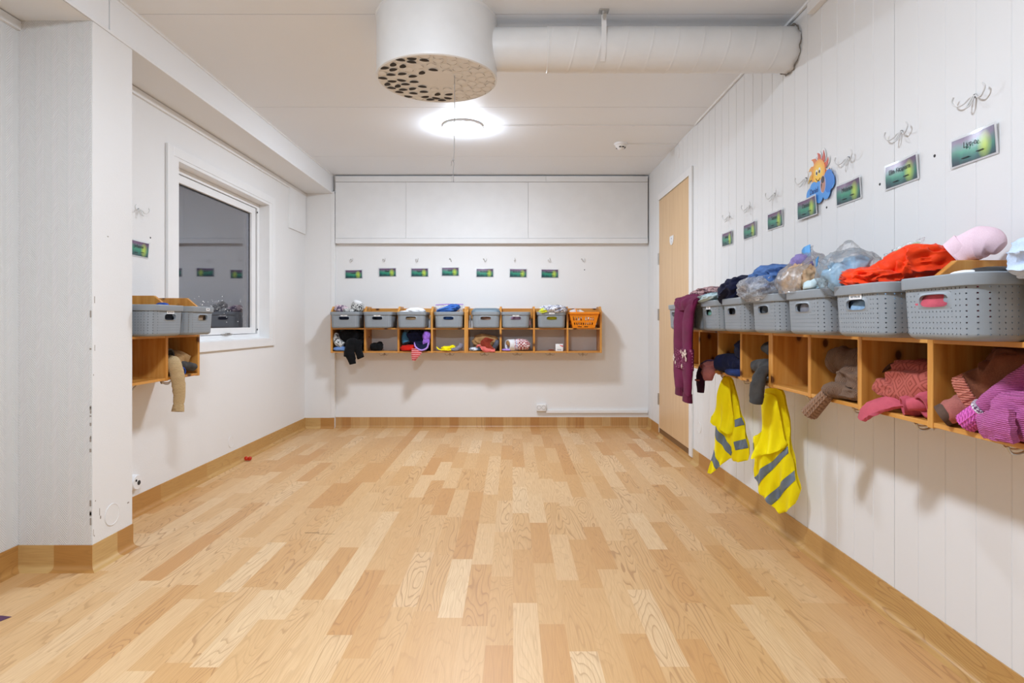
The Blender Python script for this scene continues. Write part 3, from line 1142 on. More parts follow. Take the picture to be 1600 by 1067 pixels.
# small screw holes in the walls
for w_, a, z, nm in (('R', 2.455, 1.475, 'dark screw hole in the plank wall just below the blue cloud sign'), ('R', 2.10, 1.488, 'dark screw hole between the sun sign card and the two-word name card'),
                     ('R', 1.828, 1.512, 'dark screw hole between the two largest name cards'), ('B', .692, 1.504, 'dark screw hole under the last hook on the back wall'),
                     ('L', 3.226, 1.46, 'dark screw hole by the window above the name card')):
    tag(mk('screw_hole', xform(lathe([(.005, 0), (.003, .002)], 10), (0, 0, 0), (PI / 2, 0, 0)), RUBBER, None, wallpt(w_, a, z), RZ[w_]), nm, 'screw')

# ================================================================== CUBBY SHELVES
D = .233
SHELF_T = .0125


def cubby_shelf(loc, rz, n, p, t, label):
    root = tag(empty('cubby_shelf', loc, rz), label, 'shelf', 'pine cubby shelves')
    Wd = n * p + t
    side = [(0, 0), (0, .375), (.062, .427), (D, .427), (D, 0)]
    for k in range(n + 1):
        nm = 'side_panel' if k in (0, n) else 'divider'
        o = mk(nm, extrude_poly(side, 'x', 0, t), PINE_Z, root, (k * p, 0, 0), smooth=False, bevel=.0025)
    for k in range(n):
        x0 = k * p + t
        w = p - t
        mk('bottom_board', box(0, w, .002, D, .003, .0155), PINE_X, root, (x0, 0, 0), smooth=False, bevel=.0015)
        mk('middle_shelf', box(0, w, .002, D, .2155, .228), PINE_X, root, (x0, 0, 0), smooth=False, bevel=.0015)
        mk('back_rail', box(0, w, D - .018, D, .315, .413), PINE_X, root, (x0, 0, 0), smooth=False, bevel=.0015)
        hk = mk('coat_hook', HOOKG, STEEL, root, (x0 + w / 2, .125, .003))
    return root


def prong(sx):
    return tube([(0, 0, -.012), (sx * .010, -.010, -.024), (sx * .022, -.022, -.030), (sx * .034, -.034, -.026), (sx * .040, -.040, -.012)], [.0032, .0032, .003, .003, .0042], 8, 14)


HOOKG = merge(box(-.016, .016, -.012, .012, -.003, 0), box(-.006, .006, -.006, .006, -.015, -.002), prong(1), prong(-1), tube([(0, 0, -.012), (0, -.020, -.032), (0, -.045, -.034), (0, -.056, -.018)], [.0032, .003, .003, .004], 8, 12))

UNITS = {
    'A': ((1.065, 3.7055, .7316), RZ['R'], 4, .3083, .021, 'pine cubby shelf on the plank wall nearest the door'),
    'B': ((1.065, 2.4525, .7316), RZ['R'], 4, .3083, .021, 'pine cubby shelf on the plank wall nearest the camera'),
    'C': ((-1.661, 5.447, .722), 0.0, 4, .306, .018, 'pine cubby shelf filling the left half of the back wall row'),
    'D': ((-.419, 5.447, .722), 0.0, 4, .306, .018, 'pine cubby shelf filling the right half of the back wall row'),
    'E': ((-1.727, 2.668, .708), RZ['L'], 2, .302, .021, 'short two-bay pine cubby shelf under the window behind the pillar'),
}
for k_, u_ in UNITS.items():
    cubby_shelf(*u_)


def frame(u, k, lev='low'):
    loc, rz, n, p, t, _ = UNITS[u]
    x = k * p + t
    c, s = math.cos(rz), math.sin(rz)
    return (loc[0] + c * x, loc[1] + s * x, loc[2] + {'low': .0155, 'shelf': .228, 'rim': .228 + .147}[lev]), rz


# ================================================================== BASKETS
def basket_meshes():
    a1, b1, rc = .1265, .159, .040          # half width, half depth at the rim
    def dims(z):
        k = 1 - .045 * (1 - min(1, z / .147))
        ins = 0.012 * max(0, 1 - z / .012) ** 2
        return a1 * k - ins, b1 * k - ins, rc - ins * .4
    cells = []                              # (segment, f0, f1, is_hole)
    segs = [('f', 14), ('c1', 3), ('r', 17), ('c2', 3), ('b', 14), ('c3', 3), ('l', 17), ('c0', 3)]
    for sname, n in segs:
        hw = .21 if sname[0] != 'c' else .19
        for i in range(n):
            cells.append((sname, i / n, (i + .5 - hw / 2) / n, False))
            cells.append((sname, (i + .5 - hw / 2) / n, (i + .5 + hw / 2) / n, True))
            cells.append((sname, (i + .5 + hw / 2) / n, (i + 1) / n, False))
    def pt(sname, f, z):
        a, b, r = dims(z)
        if sname == 'f': return (-a + r + (2 * a - 2 * r) * f, -b, z)
        if sname == 'r': return (a, -b + r + (2 * b - 2 * r) * f, z)
        if sname == 'b': return (a - r - (2 * a - 2 * r) * f, b, z)
        if sname == 'l': return (-a, b - r - (2 * b - 2 * r) * f, z)
        c = {'c1': (a - r, -b + r, -PI / 2), 'c2': (a - r, b - r, 0), 'c3': (-a + r, b - r, PI / 2), 'c0': (-a + r, -b + r, PI)}[sname]
        an = c[2] + f * PI / 2
        return (c[0] + r * math.cos(an), c[1] + r * math.sin(an), z)
    zs = [(0, False), (.0025, False), (.006, False)]
    hz = .0015
    for kk in range(9):
        zc = .0145 + .0126 * kk
        if kk == 5:
            zs.append((.0715, False))
        zs.append((zc - hz, True))
        zs.append((zc + hz, False))
    zs.append((.1085, False))
    zs = sorted(zs)
    zs.append((.130, False))
    V, F = [], []
    nc = len(cells)
    for z, _ in zs:
        for (sname, f0, f1, h) in cells:
            V.append(pt(sname, f0, z))
    for j in range(len(zs) - 1):
        z0, z1 = zs[j][0], zs[j + 1][0]
        zm = (z0 + z1) / 2
        row_hole = any(abs(zm - (.0145 + .0126 * kk)) < .001 for kk in range(9))
        for i, (sname, f0, f1, h) in enumerate(cells):
            xm = pt(sname, (f0 + f1) / 2, zm)[0]
            if sname in ('f', 'b') and abs(xm) < .052 and .0715 < zm < .1085:
                continue
            if row_hole and h:
                continue
            F.append((j * nc + i, j * nc + (i + 1) % nc, (j + 1) * nc + (i + 1) % nc, (j + 1) * nc + i))
    F.append(tuple(range(nc - 1, -1, -1)))
    # handle rings on both ends
    xs = [pt(c_[0], c_[1], .09)[0] for c_ in cells if c_[0] == 'f']
    xe = max(x for x in xs if x <= .0535 + .002)
    for sgn in (-1, 1):
        N = 48
        base = len(V)
        for layer in range(4):
            for i in range(N):
                an = 2 * PI * i / N
                cx, cz = math.cos(an), math.sin(an)
                hw_, hh_, hr = .046, .0145, .0145
                # stadium point
                t_ = min(1e9, *( [(hw_) / abs(cx)] if abs(cx) > 1e-6 else [1e9]), *([hh_ / abs(cz)] if abs(cz) > 1e-6 else [1e9]))
                # superellipse like outline
                m_ = 4.0
                rr = 1 / ((abs(cx) / hw_) ** m_ + (abs(cz) / hh_) ** m_) ** (1 / m_)
                sx, sz = rr * cx, rr * cz
                tx = .0560 / abs(cx) if abs(cx) > 1e-6 else 1e9
                tz = .0195 / abs(cz) if abs(cz) > 1e-6 else 1e9
                to = min(tx, tz)
                ox, oz = to * cx, to * cz
                ix, iz, dy_ = {0: (ox, oz, 0), 1: (sx * 1.06, sz * 1.12, .001), 2: (sx, sz, .0026), 3: (sx * .99, sz * .97, -.004)}[layer]
                z = .090 + iz
                y = -dims(z)[1] - dy_
                V.append((ix, y * 1.0 if sgn < 0 else -y, z))
        for layer in range(3):
            for i in range(N):
                q = (base + layer * N + i, base + layer * N + (i + 1) % N, base + (layer + 1) * N + (i + 1) % N, base + (layer + 1) * N + i)
                F.append(q)
    body = (V, F)
    # rim band
    prof = [(.0005, .119), (.0055, .1195), (.0065, .123), (.0072, .144), (.0055, .1468), (.002, .147), (-.002, .145), (-.003, .121)]
    RV, RF = [], []
    loop = []
    for sname, n in (('f', 4), ('c1', 8), ('r', 4), ('c2', 8), ('b', 4), ('c3', 8), ('l', 4), ('c0', 8)):
        for i in range(n):
            loop.append((sname, i / n))
    nl = len(loop)
    for off, z in prof:
        for sname, f in loop:
            a, b, r = a1, b1, rc
            x, y, _ = pt(sname, f, .147)
            if sname == 'f': nx, ny = 0, -1
            elif sname == 'r': nx, ny = 1, 0
            elif sname == 'b': nx, ny = 0, 1
            elif sname == 'l': nx, ny = -1, 0
            else:
                an = {'c1': -PI / 2, 'c2': 0, 'c3': PI / 2, 'c0': PI}[sname] + f * PI / 2
                nx, ny = math.cos(an), math.sin(an)
            RV.append((x + nx * off, y + ny * off, z))
    for j in range(len(prof)):
        j2 = (j + 1) % len(prof)
        for i in range(nl):
            RF.append((j * nl + i, j * nl + (i + 1) % nl, j2 * nl + (i + 1) % nl, j2 * nl + i))
    return body, (RV, RF), loop, pt


BODYG, RIMG, BLOOP, BPT = basket_meshes()
_b0 = mk('body', BODYG, BASKETG, ang=50)
sm_ = _b0.modifiers.new('s', 'SOLIDIFY')
sm_.thickness = .0024
sm_.offset = -1
_me = bpy.data.meshes.new_from_object(_b0.evaluated_get(bpy.context.evaluated_depsgraph_get()))
_me.name = 'basket_body'
_me.set_sharp_from_angle(angle=math.radians(40))
BODY_MESH = _me
_r0 = mk('rim', RIMG, BASKETG, ang=25)
RIM_MESH = _r0.data
for o in (_b0, _r0):
    bpy.data.objects.remove(o, do_unlink=True)
BW, BD = .265, .332


def part_obj(name, me, parent, loc=(0, 0, 0)):
    o = bpy.data.objects.new(name, me)
    COL.objects.link(o)
    o.parent = parent
    o.location = loc
    return o


def sticker(parent, x, z, w, h, s, y):
    o = mk('name_label', box(-w / 2, w / 2, -.0008, 0, -h / 2, h / 2), STICKER, parent, (x, y, z), smooth=False)
    if s:
        mk('lettering', xform(text_geo(s, h * .62, .0002, w * .8), (0, -.0010, 0)), INK, o, smooth=False)


def basket(u, xc, yf, label, lab=None, group='grey perforated storage baskets', tilt=0.0):
    """xc: centre along the unit, yf: front edge relative to the unit's front (negative = sticking out)"""
    loc, rz, n, p, t, _ = UNITS[u]
    c, s = math.cos(rz), math.sin(rz)
    yc = yf + BD / 2
    o = tag(empty('storage_basket', (loc[0] + c * xc - s * yc, loc[1] + s * xc + c * yc, loc[2] + .2284), rz + tilt), label, 'basket', group)
    part_obj('body', BODY_MESH, o)
    part_obj('rim', RIM_MESH, o)
    if lab == 'rim':
        sticker(o, .035 if u == 'E' else -.03, .133, .036, .014, 'ADELE' if u != 'E' else 'EMMA', -.1666)
    elif lab == 'rimc':
        sticker(o, 0, .134, .05, .015, 'OLIVIA', -.1666)
    elif lab == 'hole':
        sticker(o, 0, .112, .060, .0135, 'SKIFTEKLÆR' if u in 'BE' else 'ISAK', -.1585)
    return o


for i, (k, lb, lab) in enumerate((
        (0, 'grey perforated basket at the door end, left of the maroon trousers', None),
        (1, 'grey perforated basket hidden behind the hanging maroon trousers', None),
        (2, 'grey perforated basket just right of the hanging maroon trousers', 'hole'),
        (3, 'grey perforated basket under the navy garment on the plank wall', None))):
    basket('A', k * .3083 + .021 + .1435 + (-.008 if k == 0 else 0), -.108, lb, lab)
for k, lb, lab in ((0, 'grey perforated basket under the plastic bag of jeans', 'rim'),
                   (1, 'grey perforated basket under the zip bag with blue strip', None),
                   (2, 'grey perforated basket under the clear bag and orange jacket', 'hole'),
                   (3, 'nearest grey perforated basket with pink cloth showing in its handle', None)):
    basket('B', k * .3083 + .021 + .1435, -.108, lb, lab)
basket('E', .1725 - .006, -.108, 'grey perforated basket beside the pillar under the window', 'hole')
basket('E', .302 + .1645 - .002, -.108, 'grey perforated basket at the window end of the short shelf', 'rim')
for xl, lb, lab in ((-1.643, 'leftmost grey basket on the back wall, patterned hat on top', 'hole'), (-1.345, 'grey basket on the back wall with nothing rising above it', 'hole'), (-1.042, 'grey basket on the back wall with white cloth on top', None), (-.706, 'grey basket on the back wall under the blue cloth', None)):
    basket('C', xl + .1325 + 1.661, -.09 if xl > -.8 else -.105, lb, lab)
lb_ = basket('D', -.371 + .1325 + .419, -.06, 'lidded grey basket on the back wall', None)
LV, LF = [], []
for off, z in ((.003, .146), (.0065, .149), (.006, .152), (-.014, .178), (-.03, .182)):
    for sname, f in BLOOP:
        x, y, _z = BPT(sname, f, .147)
        l_ = math.hypot(x, y)
        LV.append((x * (1 + off / .13), y * (1 + off / .16), z))
nl_ = len(BLOOP)
for j in range(4):
    for i in range(nl_):
        LF.append((j * nl_ + i, j * nl_ + (i + 1) % nl_, (j + 1) * nl_ + (i + 1) % nl_, (j + 1) * nl_ + i))
LF += [tuple(range(4 * nl_, 5 * nl_)), tuple(range(nl_ - 1, -1, -1))]
mk('lid', (LV, LF), LIDG, lb_)['label'] = 'darker slate-blue lid'
basket('D', -.098 + .1325 + .419, -.06, 'grey basket on the back wall right of the lidded one', 'hole')
basket('D', .228 + .1325 + .419, -.06, 'grey basket on the back wall with yellow cloth in its handle', 'rimc')


# orange slotted basket
def orange_basket():
    V, F = [], []
    hx, hz_, H = 28, 14, .142
    def pt(side, f, z):
        k = z / H
        a, b = .100 + .037 * k, .115 + .035 * k
        if side == 0: return (-a + 2 * a * f, -b, z)
        if side == 1: return (a, -b + 2 * b * f, z)
        if side == 2: return (a - 2 * a * f, b, z)
        return (-a, b - 2 * b * f, z)
    zs = [0, .008, .016, .028, .034, .050, .062, .068, .084, .096, .104, .118, .142]
    slot_rows = {1, 3, 5, 8, 10}
    n = 22
    idx = []
    for z in zs:
        idx.append([])
        for s in range(4):
            for i in range(n):
                V.append(pt(s, i / n, z))
                idx[-1].append(len(V) - 1)
    m = 4 * n
    for j in range(len(zs) - 1):
        for i in range(m):
            c = i % n
            if j in (3, 4, 5, 7, 8, 9) and 2 <= c < n - 2 and c % 2 == 0 and j not in (5, ) and not (c in (10, 11) and j > 6):
                continue
            if j == 1 and c in (5, 6, 7, 8, 11, 12, 13, 14):
                continue
            F.append((idx[j][i], idx[j][(i + 1) % m], idx[j + 1][(i + 1) % m], idx[j + 1][i]))
    F.append(tuple(idx[0][::-1]))
    return V, F


loc_, rz_ = UNITS['D'][0], 0
ob = tag(empty('shopping_basket', (.656, 5.447 + .10, .722 + .2284)), 'orange slotted plastic basket at the right end of the back wall', 'basket')
_o = mk('body', orange_basket(), ORANGEP, ob, smooth=False)
mo = _o.modifiers.new('s', 'SOLIDIFY')
mo.thickness = .003
rimo = []
for (x0, x1, y0, y1) in ((-.144, .144, -.157, -.148), (-.144, .144, .148, .157), (-.144, -.135, -.157, .157), (.135, .144, -.157, .157)):
    rimo.append(box(x0, x1, y0, y1, .128, .146))
mk('rim', merge(*rimo), ORANGEP, ob, smooth=False, bevel=.002)
mk('handle', tube([(-.07, -.15, .14), (-.072, -.12, .168), (-.07, 0, .175), (-.068, .13, .168), (-.066, .15, .14)], .0045, 10, 30), ORANGEP, ob)

# ================================================================== NAME CARDS
FONTNAMES = {'R': [(3.575, 1 + 132.5 * XR / 341.8, 'Jonas', .02), (3.236, 1 + 143.4 * XR / 371.6, 'Jon', 0), (2.925, 1 + 160.6 * XR / 413.3, 'Sanne', .01), (2.594, 1 + 179 * XR / 465.5, 'Daniel', 0), (2.288, 1 + 204.6 * XR / 528.2, 'Mehran', 0), (1.978, 1 + 234.7 * XR / 611, 'Elin Kaspara', -.01), (1.669, 1 + 275 * XR / 724, 'Lyr e.', 0)],
             'B': [(-1.509, 1 + 75.5 / 163.75, 'Leah', -.01), (-1.187, 1 + 78.4 / 163.75, 'Elias', -.01), (-.880, 1 + 78.2 / 163.75, 'Signe', .005), (-.588, 1 + 79.4 / 163.75, 'Gaia', .0), (-.259, 1 + 77.6 / 163.75, 'Andreas', 0), (.0586, 1 + 77.2 / 163.75, 'Emil Olav', .01), (.360, 1 + 76.5 / 163.75, 'Matheo', .005)],
             'L': [(3.118, 1 + 114.5 * XL / -580, 'Johanne', .02)]}
CARDLAB = {'R': ['aurora name card farthest along the plank wall, beside the door', 'second aurora name card from the door on the plank wall', 'third aurora name card from the door on the plank wall', 'aurora name card overlapping the blue cloud of the sun sign', 'aurora name card just right of the sun sign', 'second largest aurora name card, with a two-word name', 'nearest and largest aurora name card, shiny with glare'],
           'B': ['leftmost aurora name card on the back wall', 'second aurora name card from the left on the back wall', 'third aurora name card from the left on the back wall', 'fourth aurora name card on the back wall, above the blue cloth', 'fifth back wall aurora name card, above the lidded basket', 'sixth aurora name card from the left on the back wall', 'rightmost aurora name card on the back wall'],
           'L': ['aurora name card between the pillar and the window']}
for w_, lst in FONTNAMES.items():
    for (a, z, nm, tl), lbl in zip(lst, CARDLAB[w_]):
        root = tag(mk('name_card', patch([[(-.086, -.006, -.042), (0, -.004, -.042), (.086, -.004, -.042)], [(-.086, -.008, 0), (0, -.005, 0), (.086, -.007, 0)], [(-.086, -.007, .044), (0, -.004, .044), (.086, -.011, .044)]], 12, 8, .0006), LAMIN, None, wallpt(w_, a, z), RZ[w_]), lbl, 'name card', 'aurora name cards')
        root.rotation_euler[1] = tl
        if nm == 'Daniel':
            root.location.x -= .008
        pr = mk('print', patch([[(-.078, -.0065, -.037), (0, -.0048, -.037), (.078, -.0050, -.037)], [(-.078, -.0080, 0), (0, -.0057, 0), (.078, -.0078, 0)], [(-.078, -.0075, .037), (0, -.0048, .037), (.078, -.0106, .037)]], 12, 8, .0004), AURORA, root)
        mk('lettering', merge(xform(text_geo(nm, .024, .0002, .108), (-.004, -.0094, .012)), box(-.040, -.012, -.0082, -.0078, -.024, -.0215), box(.014, .040, -.0082, -.0078, -.018, -.0155)), INK, root, smooth=False)

# sun sign with blue cloud
sun = tag(empty('sun_sign', (XR - .003, 2.507, 1.630), RZ['R']), 'smiling sun with orange flames on a blue cloud name sign', 'sign')
bev = dict(smooth=False)
fl_pts = []
NF = 11
for i in range(NF):
    a0 = 2 * PI * i / NF + .12
    for da, r_ in ((0, .050), (.04, .062), (.12, .074), (.25, .083), (.38, .088 + .006 * (i % 2)), (.33, .078), (.34, .066), (.40, .056), (.46, .050)):
        fl_pts.append(((r_) * math.cos(a0 + da * 1.18), r_ * math.sin(a0 + da * 1.18)))
def sheet_poly(pts, y0, y1):
    return extrude_poly(pts, 'y', y0, y1)
cl = [(-.012 + .0, .0)]
circ = lambda cx, cz, r, n=28: [(cx + r * math.cos(2 * PI * i / n), cz + r * math.sin(2 * PI * i / n)) for i in range(n)]
mk('backing', merge(*[sheet_poly([(p[0] * 1.06 + .002, p[1] * 1.06 + .002) for p in fl_pts], -.002, 0)]), SMOOTHW, sun, smooth=False)
FLM = NT('sun_flame_print')
_s = FLM.n('ShaderNodeSeparateXYZ')
FLM.l(FLM.coords(), _s.inputs[0])
FLM.col(FLM.ramp(FLM.math('ADD', FLM.math('MULTIPLY', FLM.math('ADD', _s.outputs[0], _s.outputs[2]), 6.0), .5), [(0, srgb(236, 190, 60)), (.5, srgb(226, 128, 40)), (1, srgb(196, 66, 30))]))
mk('flames', sheet_poly(fl_pts, -.004, -.002), FLM.set(.4), sun, smooth=False)
FCM = NT('sun_face_print')
_s = FCM.n('ShaderNodeVectorMath', operation='LENGTH')
FCM.l(FCM.coords(), _s.inputs[0])
FCM.col(FCM.ramp(FCM.math('MULTIPLY', _s.outputs['Value'], 18.0), [(0, srgb(250, 214, 60)), (.6, srgb(246, 190, 44)), (1, srgb(232, 146, 40))]))
face = mk('face', sheet_poly(circ(0, 0, .056, 40), -.0055, -.004), FCM.set(.35), sun, smooth=False)
mk('eye', merge(sheet_poly([(p[0] * .8 - .012, p[1] * 1.3 + .004) for p in circ(0, 0, .010)], -.0062, -.0055), sheet_poly([(p[0] * .8 + .012, p[1] * 1.3 + .008) for p in circ(0, 0, .010)], -.0062, -.0055)), SMOOTHW, face, smooth=False)
mk('pupil', merge(sheet_poly([(p[0] - .011, p[1] * 1.3 + .001) for p in circ(0, 0, .0052)], -.0068, -.0062), sheet_poly([(p[0] + .011, p[1] * 1.3 + .004) for p in circ(0, 0, .0052)], -.0068, -.0062)), INK, face, smooth=False)
mk('smile', merge(xform(tube([(-.018, 0, .002), (-.008, 0, -.008), (.004, 0, -.010), (.016, 0, -.002)], .0014, 6, 14), (0, -.0056, -.022)), sheet_poly([(-.004, -.031), (.008, -.030), (.004, -.037), (-.002, -.037)], -.0062, -.0055)), INK, face, smooth=False)
BLUEC = plain('cloud_blue_print', srgb(70, 150, 226), .35, var=.05)
BLUED = plain('cloud_deep_blue_print', srgb(0, 116, 206), .35, var=.05)
def cloud_poly(cs, n=120):
    out = []
    cx = sum(c[0] for c in cs) / len(cs)
    cz = sum(c[1] for c in cs) / len(cs)
    for i in range(n):
        a = 2 * PI * i / n
        dx, dz_ = math.cos(a), math.sin(a)
        best = .01
        for (x, z, r) in cs:
            bx, bz = cx - x, cz - z
            B = bx * dx + bz * dz_
            C_ = bx * bx + bz * bz - r * r
            disc_ = B * B - C_
            if disc_ > 0:
                best = max(best, -B + math.sqrt(disc_))
        out.append((cx + best * dx, cz + best * dz_))
    return out
cloud_cs = [(x + .012, z + .006, r_) for x, z, r_ in [(-.078, -.086, .030), (-.048, -.068, .032), (-.010, -.078, .036), (.035, -.072, .040), (.070, -.060, .034), (.092, -.070, .026), (.055, -.100, .030), (.0, -.105, .030), (-.045, -.105, .026)]]
cloud = mk('cloud', sheet_poly(cloud_poly(cloud_cs), -.0075, -.0055), BLUEC, sun, smooth=False)
mk('cloud_side', sheet_poly(cloud_poly([(.084, -.040, .034), (.105, -.054, .026), (.086, -.074, .026)]), -.0080, -.0075), BLUED, cloud, smooth=False)
mk('lettering', xform(text_geo('Daniel', .032, .0003), (-.030, -.0080, -.070), (0, 0, 0), (.85, 1, 1)), plain('navy_ink', srgb(30, 50, 110), .6), cloud, smooth=False)
po = mk('portrait_frame', sheet_poly([(p[0] * .62 + .044, p[1] - .058) for p in circ(0, 0, .036)], -.0086, -.0075), plain('lilac_print', srgb(178, 178, 214), .4), cloud, smooth=False)
# oval photo of a child, told only by skin and hair patches
mk('portrait', merge(sheet_poly([(p[0] * .52 + .044, p[1] * .92 - .060) for p in circ(0, 0, .033)], -.0092, -.0086)), plain('portrait_skin', srgb(186, 132, 112), .5), sun, smooth=False)
mk('hair', merge(sheet_poly([(p[0] * .9 + .044, p[1] - .038) for p in circ(0, 0, .0145)], -.0095, -.0092), sheet_poly([(.032, -.076), (.039, -.058), (.036, -.048), (.030, -.056)], -.0095, -.0092)), plain('portrait_hair', srgb(52, 36, 34), .5), sun, smooth=False)

# ================================================================== WALL HOOKS
def side_(sg):
    return tube([(0, -.004, 0), (sg * .012, -.009, -.003), (sg * .024, -.014, -.013), (sg * .040, -.018, -.016), (sg * .054, -.021, -.008), (sg * .060, -.022, .004), (sg * .053, -.023, .015)], .0024, 8, 40)


wireh = merge(side_(1), side_(-1),
              tube([(-.004, -.006, .0), (-.007, -.012, -.014), (-.007, -.022, -.030), (0, -.029, -.035), (.005, -.022, -.030), (.005, -.012, -.012), (.003, -.006, 0)], .0020, 8, 40))
hk0 = None
for i, (y, lb) in enumerate(((3.55, 'white wire triple hook on the plank wall closest to the door'), (3.25, 'second white wire triple hook from the door'), (2.937, 'third white wire triple hook from the door'), (2.624, 'white wire triple hook left of the sun sign'), (2.293, 'white wire triple hook just right of the sun sign'), (1.98, 'white wire triple hook above the two-word name card'), (1.666, 'nearest white wire triple hook, above the shiniest card'))):
    if hk0 is None:
        hk0 = mk('wall_hook', wireh, WIREW, None, (XR, y, 1.635), RZ['R'])
        mk('screw', xform(lathe([(.005, 0), (.005, .004), (.003, .006)], 10), (0, 0, 0), (PI / 2, 0, 0)), RUBBER, hk0)
        h = hk0
    else:
        h = copy_tree(hk0)
        h.location = (XR, y, 1.635)
    tag(h, lb, 'hook', 'white wire triple hooks on the plank wall')
h = copy_tree(hk0)
h.location = (XL, 930 * 1.96 / 584, 1 + 177 * 1.96 / 584)
h.rotation_euler = (0, 0, RZ['L'])
tag(h, 'white wire triple hook between the pillar and the window', 'hook', 'white wire triple hooks')

cup = merge(tube([(0, 0, 0), (0, -.012, -.004), (.003, -.016, -.014), (.010, -.018, -.022), (.020, -.019, -.016), (.023, -.019, .002), (.021, -.019, .010)], .0022, 8, 30), xform(lathe([(.005, 0), (.005, .002)], 10), (0, 0, 0), (PI / 2, 0, 0)))
ch0 = mk('cup_hook', ([(x - .011, y, z + .006) for x, y, z in cup[0]], cup[1]), STEEL, None, (-1.527, YB, 1.598))
for i, (px, ry) in enumerate(((-1.527, 0), (-1.218, 0), (-.904, 0), (-.595, 1.45), (-.266, .8), (.037, -.9), (.360, -.5), (.672, .5))):
    h = ch0 if i == 0 else copy_tree(ch0)
    h.location = (px, YB, 1.598)
    h.rotation_euler = (0, ry * .35, ry)
    names = ['leftmost', 'second', 'third', 'fourth', 'fifth', 'sixth', 'seventh', 'rightmost']
    above = ['above the leftmost card', 'second from the left', 'third from the left', 'fourth from the left, turned sideways', 'above the lidded basket', 'sixth from the left', 'above the rightmost card', 'with no card under it']
    tag(h, 'small steel cup hook on the back wall, ' + above[i], 'hook', 'cup hooks on the back wall')

# ================================================================== GARMENTS IN AND ON THE SHELVES
def garment(name, label, cat, u, k, lev, g, mat, parts=(), group=None, **kw):
    loc, rz = frame(u, k, lev)
    o = tag(mk(name, g, mat, None, loc, rz, ang=75, **kw), label, cat, group)
    for (pn, pgeo, pm) in parts:
        mk(pn, pgeo, pm, o, ang=75)
    return o


BLACK = fabric('black_fabric', (.006, .006, .007), (.003, .003, .004), 900, .95)
NAVY = fabric('navy_fabric', srgb(24, 28, 58), srgb(14, 16, 36), 900, .95)
MAROON = fabric('maroon_jersey', srgb(112, 28, 72), srgb(84, 20, 48))
TANK = knit('tan_knit', srgb(204, 176, 132), srgb(164, 136, 96), 'Z', 300)
TANF = fabric('tan_felt', srgb(176, 138, 92), srgb(134, 100, 62))
GREYF = fabric('charcoal_fleece', srgb(78, 76, 74), srgb(46, 45, 45))
BROWNK = knit('brown_knit', srgb(128, 100, 80), srgb(84, 62, 48), 'X', 420)
BROWNF = fabric('brown_fleece', srgb(126, 74, 50), srgb(88, 50, 34), 500)
ROSEF = fabric('rose_fleece', srgb(176, 104, 94), srgb(132, 76, 72), 500)
PINKJ = fabric('dusty_pink_jersey', srgb(192, 86, 100), srgb(156, 64, 78))
DIAM = pattern_fabric('diamond_terracotta', 'diamond', srgb(178, 92, 80), srgb(146, 68, 58), 34)
MAGK = knit('magenta_knit', srgb(184, 96, 150), srgb(150, 66, 118), 'Z', 420)
PINKH = fabric('pale_pink_knit', srgb(240, 212, 222), srgb(226, 192, 206), 700, .95, 10)
REDO = fabric('orange_red_jacket', srgb(242, 66, 14), srgb(206, 40, 6), 900, .6, 10, .2, .1)
DENIM = fabric('blue_denim', srgb(86, 122, 178), srgb(40, 62, 108), 800, .9, 20)
LBLUE = fabric('pale_blue_cotton', srgb(202, 216, 236), srgb(170, 190, 222))
TEAL = fabric('teal_cotton', srgb(96, 164, 172), srgb(64, 120, 130))
ICEB = fabric('ice_blue_cotton', srgb(196, 216, 222), srgb(160, 186, 196))
PINKGREY = pattern_fabric('pink_grey_print', 'marble', srgb(196, 160, 160), srgb(120, 92, 98), 40)
GREYPR = pattern_fabric('black_white_print', 'marble', srgb(220, 220, 216), srgb(52, 52, 56), 60)
WHITEC = fabric('white_cotton', (.82, .82, .83), (.70, .71, .73))
YEL = fabric('hi_vis_yellow', srgb(255, 232, 0), srgb(250, 220, 0), 1400, .75, 8, .15, .1)
REFL = plain('reflective_grey_tape', srgb(112, 126, 142), .45, .5, .1, .04)

L_ = 'low'
# ---- right wall, far unit
pk = garment('pink_glove', 'dusty pink glove half out of the cubby beside the maroon trousers', 'glove', 'A', 1, L_,
             merge(lump((.18, .0, .018), (.045, .045, .024), (0, .1, .2), 3, .14, 2, .8, 4, None), tube([(.20, -.012, .012), (.225, -.026, -.012), (.235, -.030, -.052)], [.03, .034, .02], 16, 22, wr=.12, wf=40, seed=4, flat=.6)), ROSEF)
garment('purple_sock', 'dark plum sock hanging out of the cubby beside the maroon trousers', 'sock', 'A', 1, L_,
        tube([(.10, .07, .02), (.115, .03, .034), (.125, -.012, .020), (.128, -.034, -.030), (.128, -.036, -.085), (.128, -.036, -.128)], [.02, .028, .032, .033, .030, .026], 18, 44, wr=.07, wf=40, seed=8, flat=.6),
        fabric('plum_knit', srgb(58, 26, 56), srgb(38, 16, 38)), [('white_band', tube([(.128, -.036, -.056), (.128, -.036, -.064)],   .0328, 18, 4, flat=.62), ROSEF)])
garment('navy_trousers', 'rolled navy trousers in the cubby above the first hanging vest', 'trousers', 'A', 2, L_,
        merge(tube([(.27, .08, .045), (.16, .06, .05), (.06, .03, .048), (.01, .0, .048)], [.05, .05, .044, .040], 22, 40, wr=.12, wf=22, seed=11, open_end=True), lump((.19, .10, .12), (.075, .07, .065), (0, .2, 0), 14, .18, 2.2, .8, 4)), NAVY,
        [('blue_hem', lump((.20, .02, .012), (.08, .035, .016), (0, 0, .1), 15, .12, 2, .7, 3), fabric('royal_blue_cloth', srgb(30, 50, 104), srgb(20, 32, 70)))])
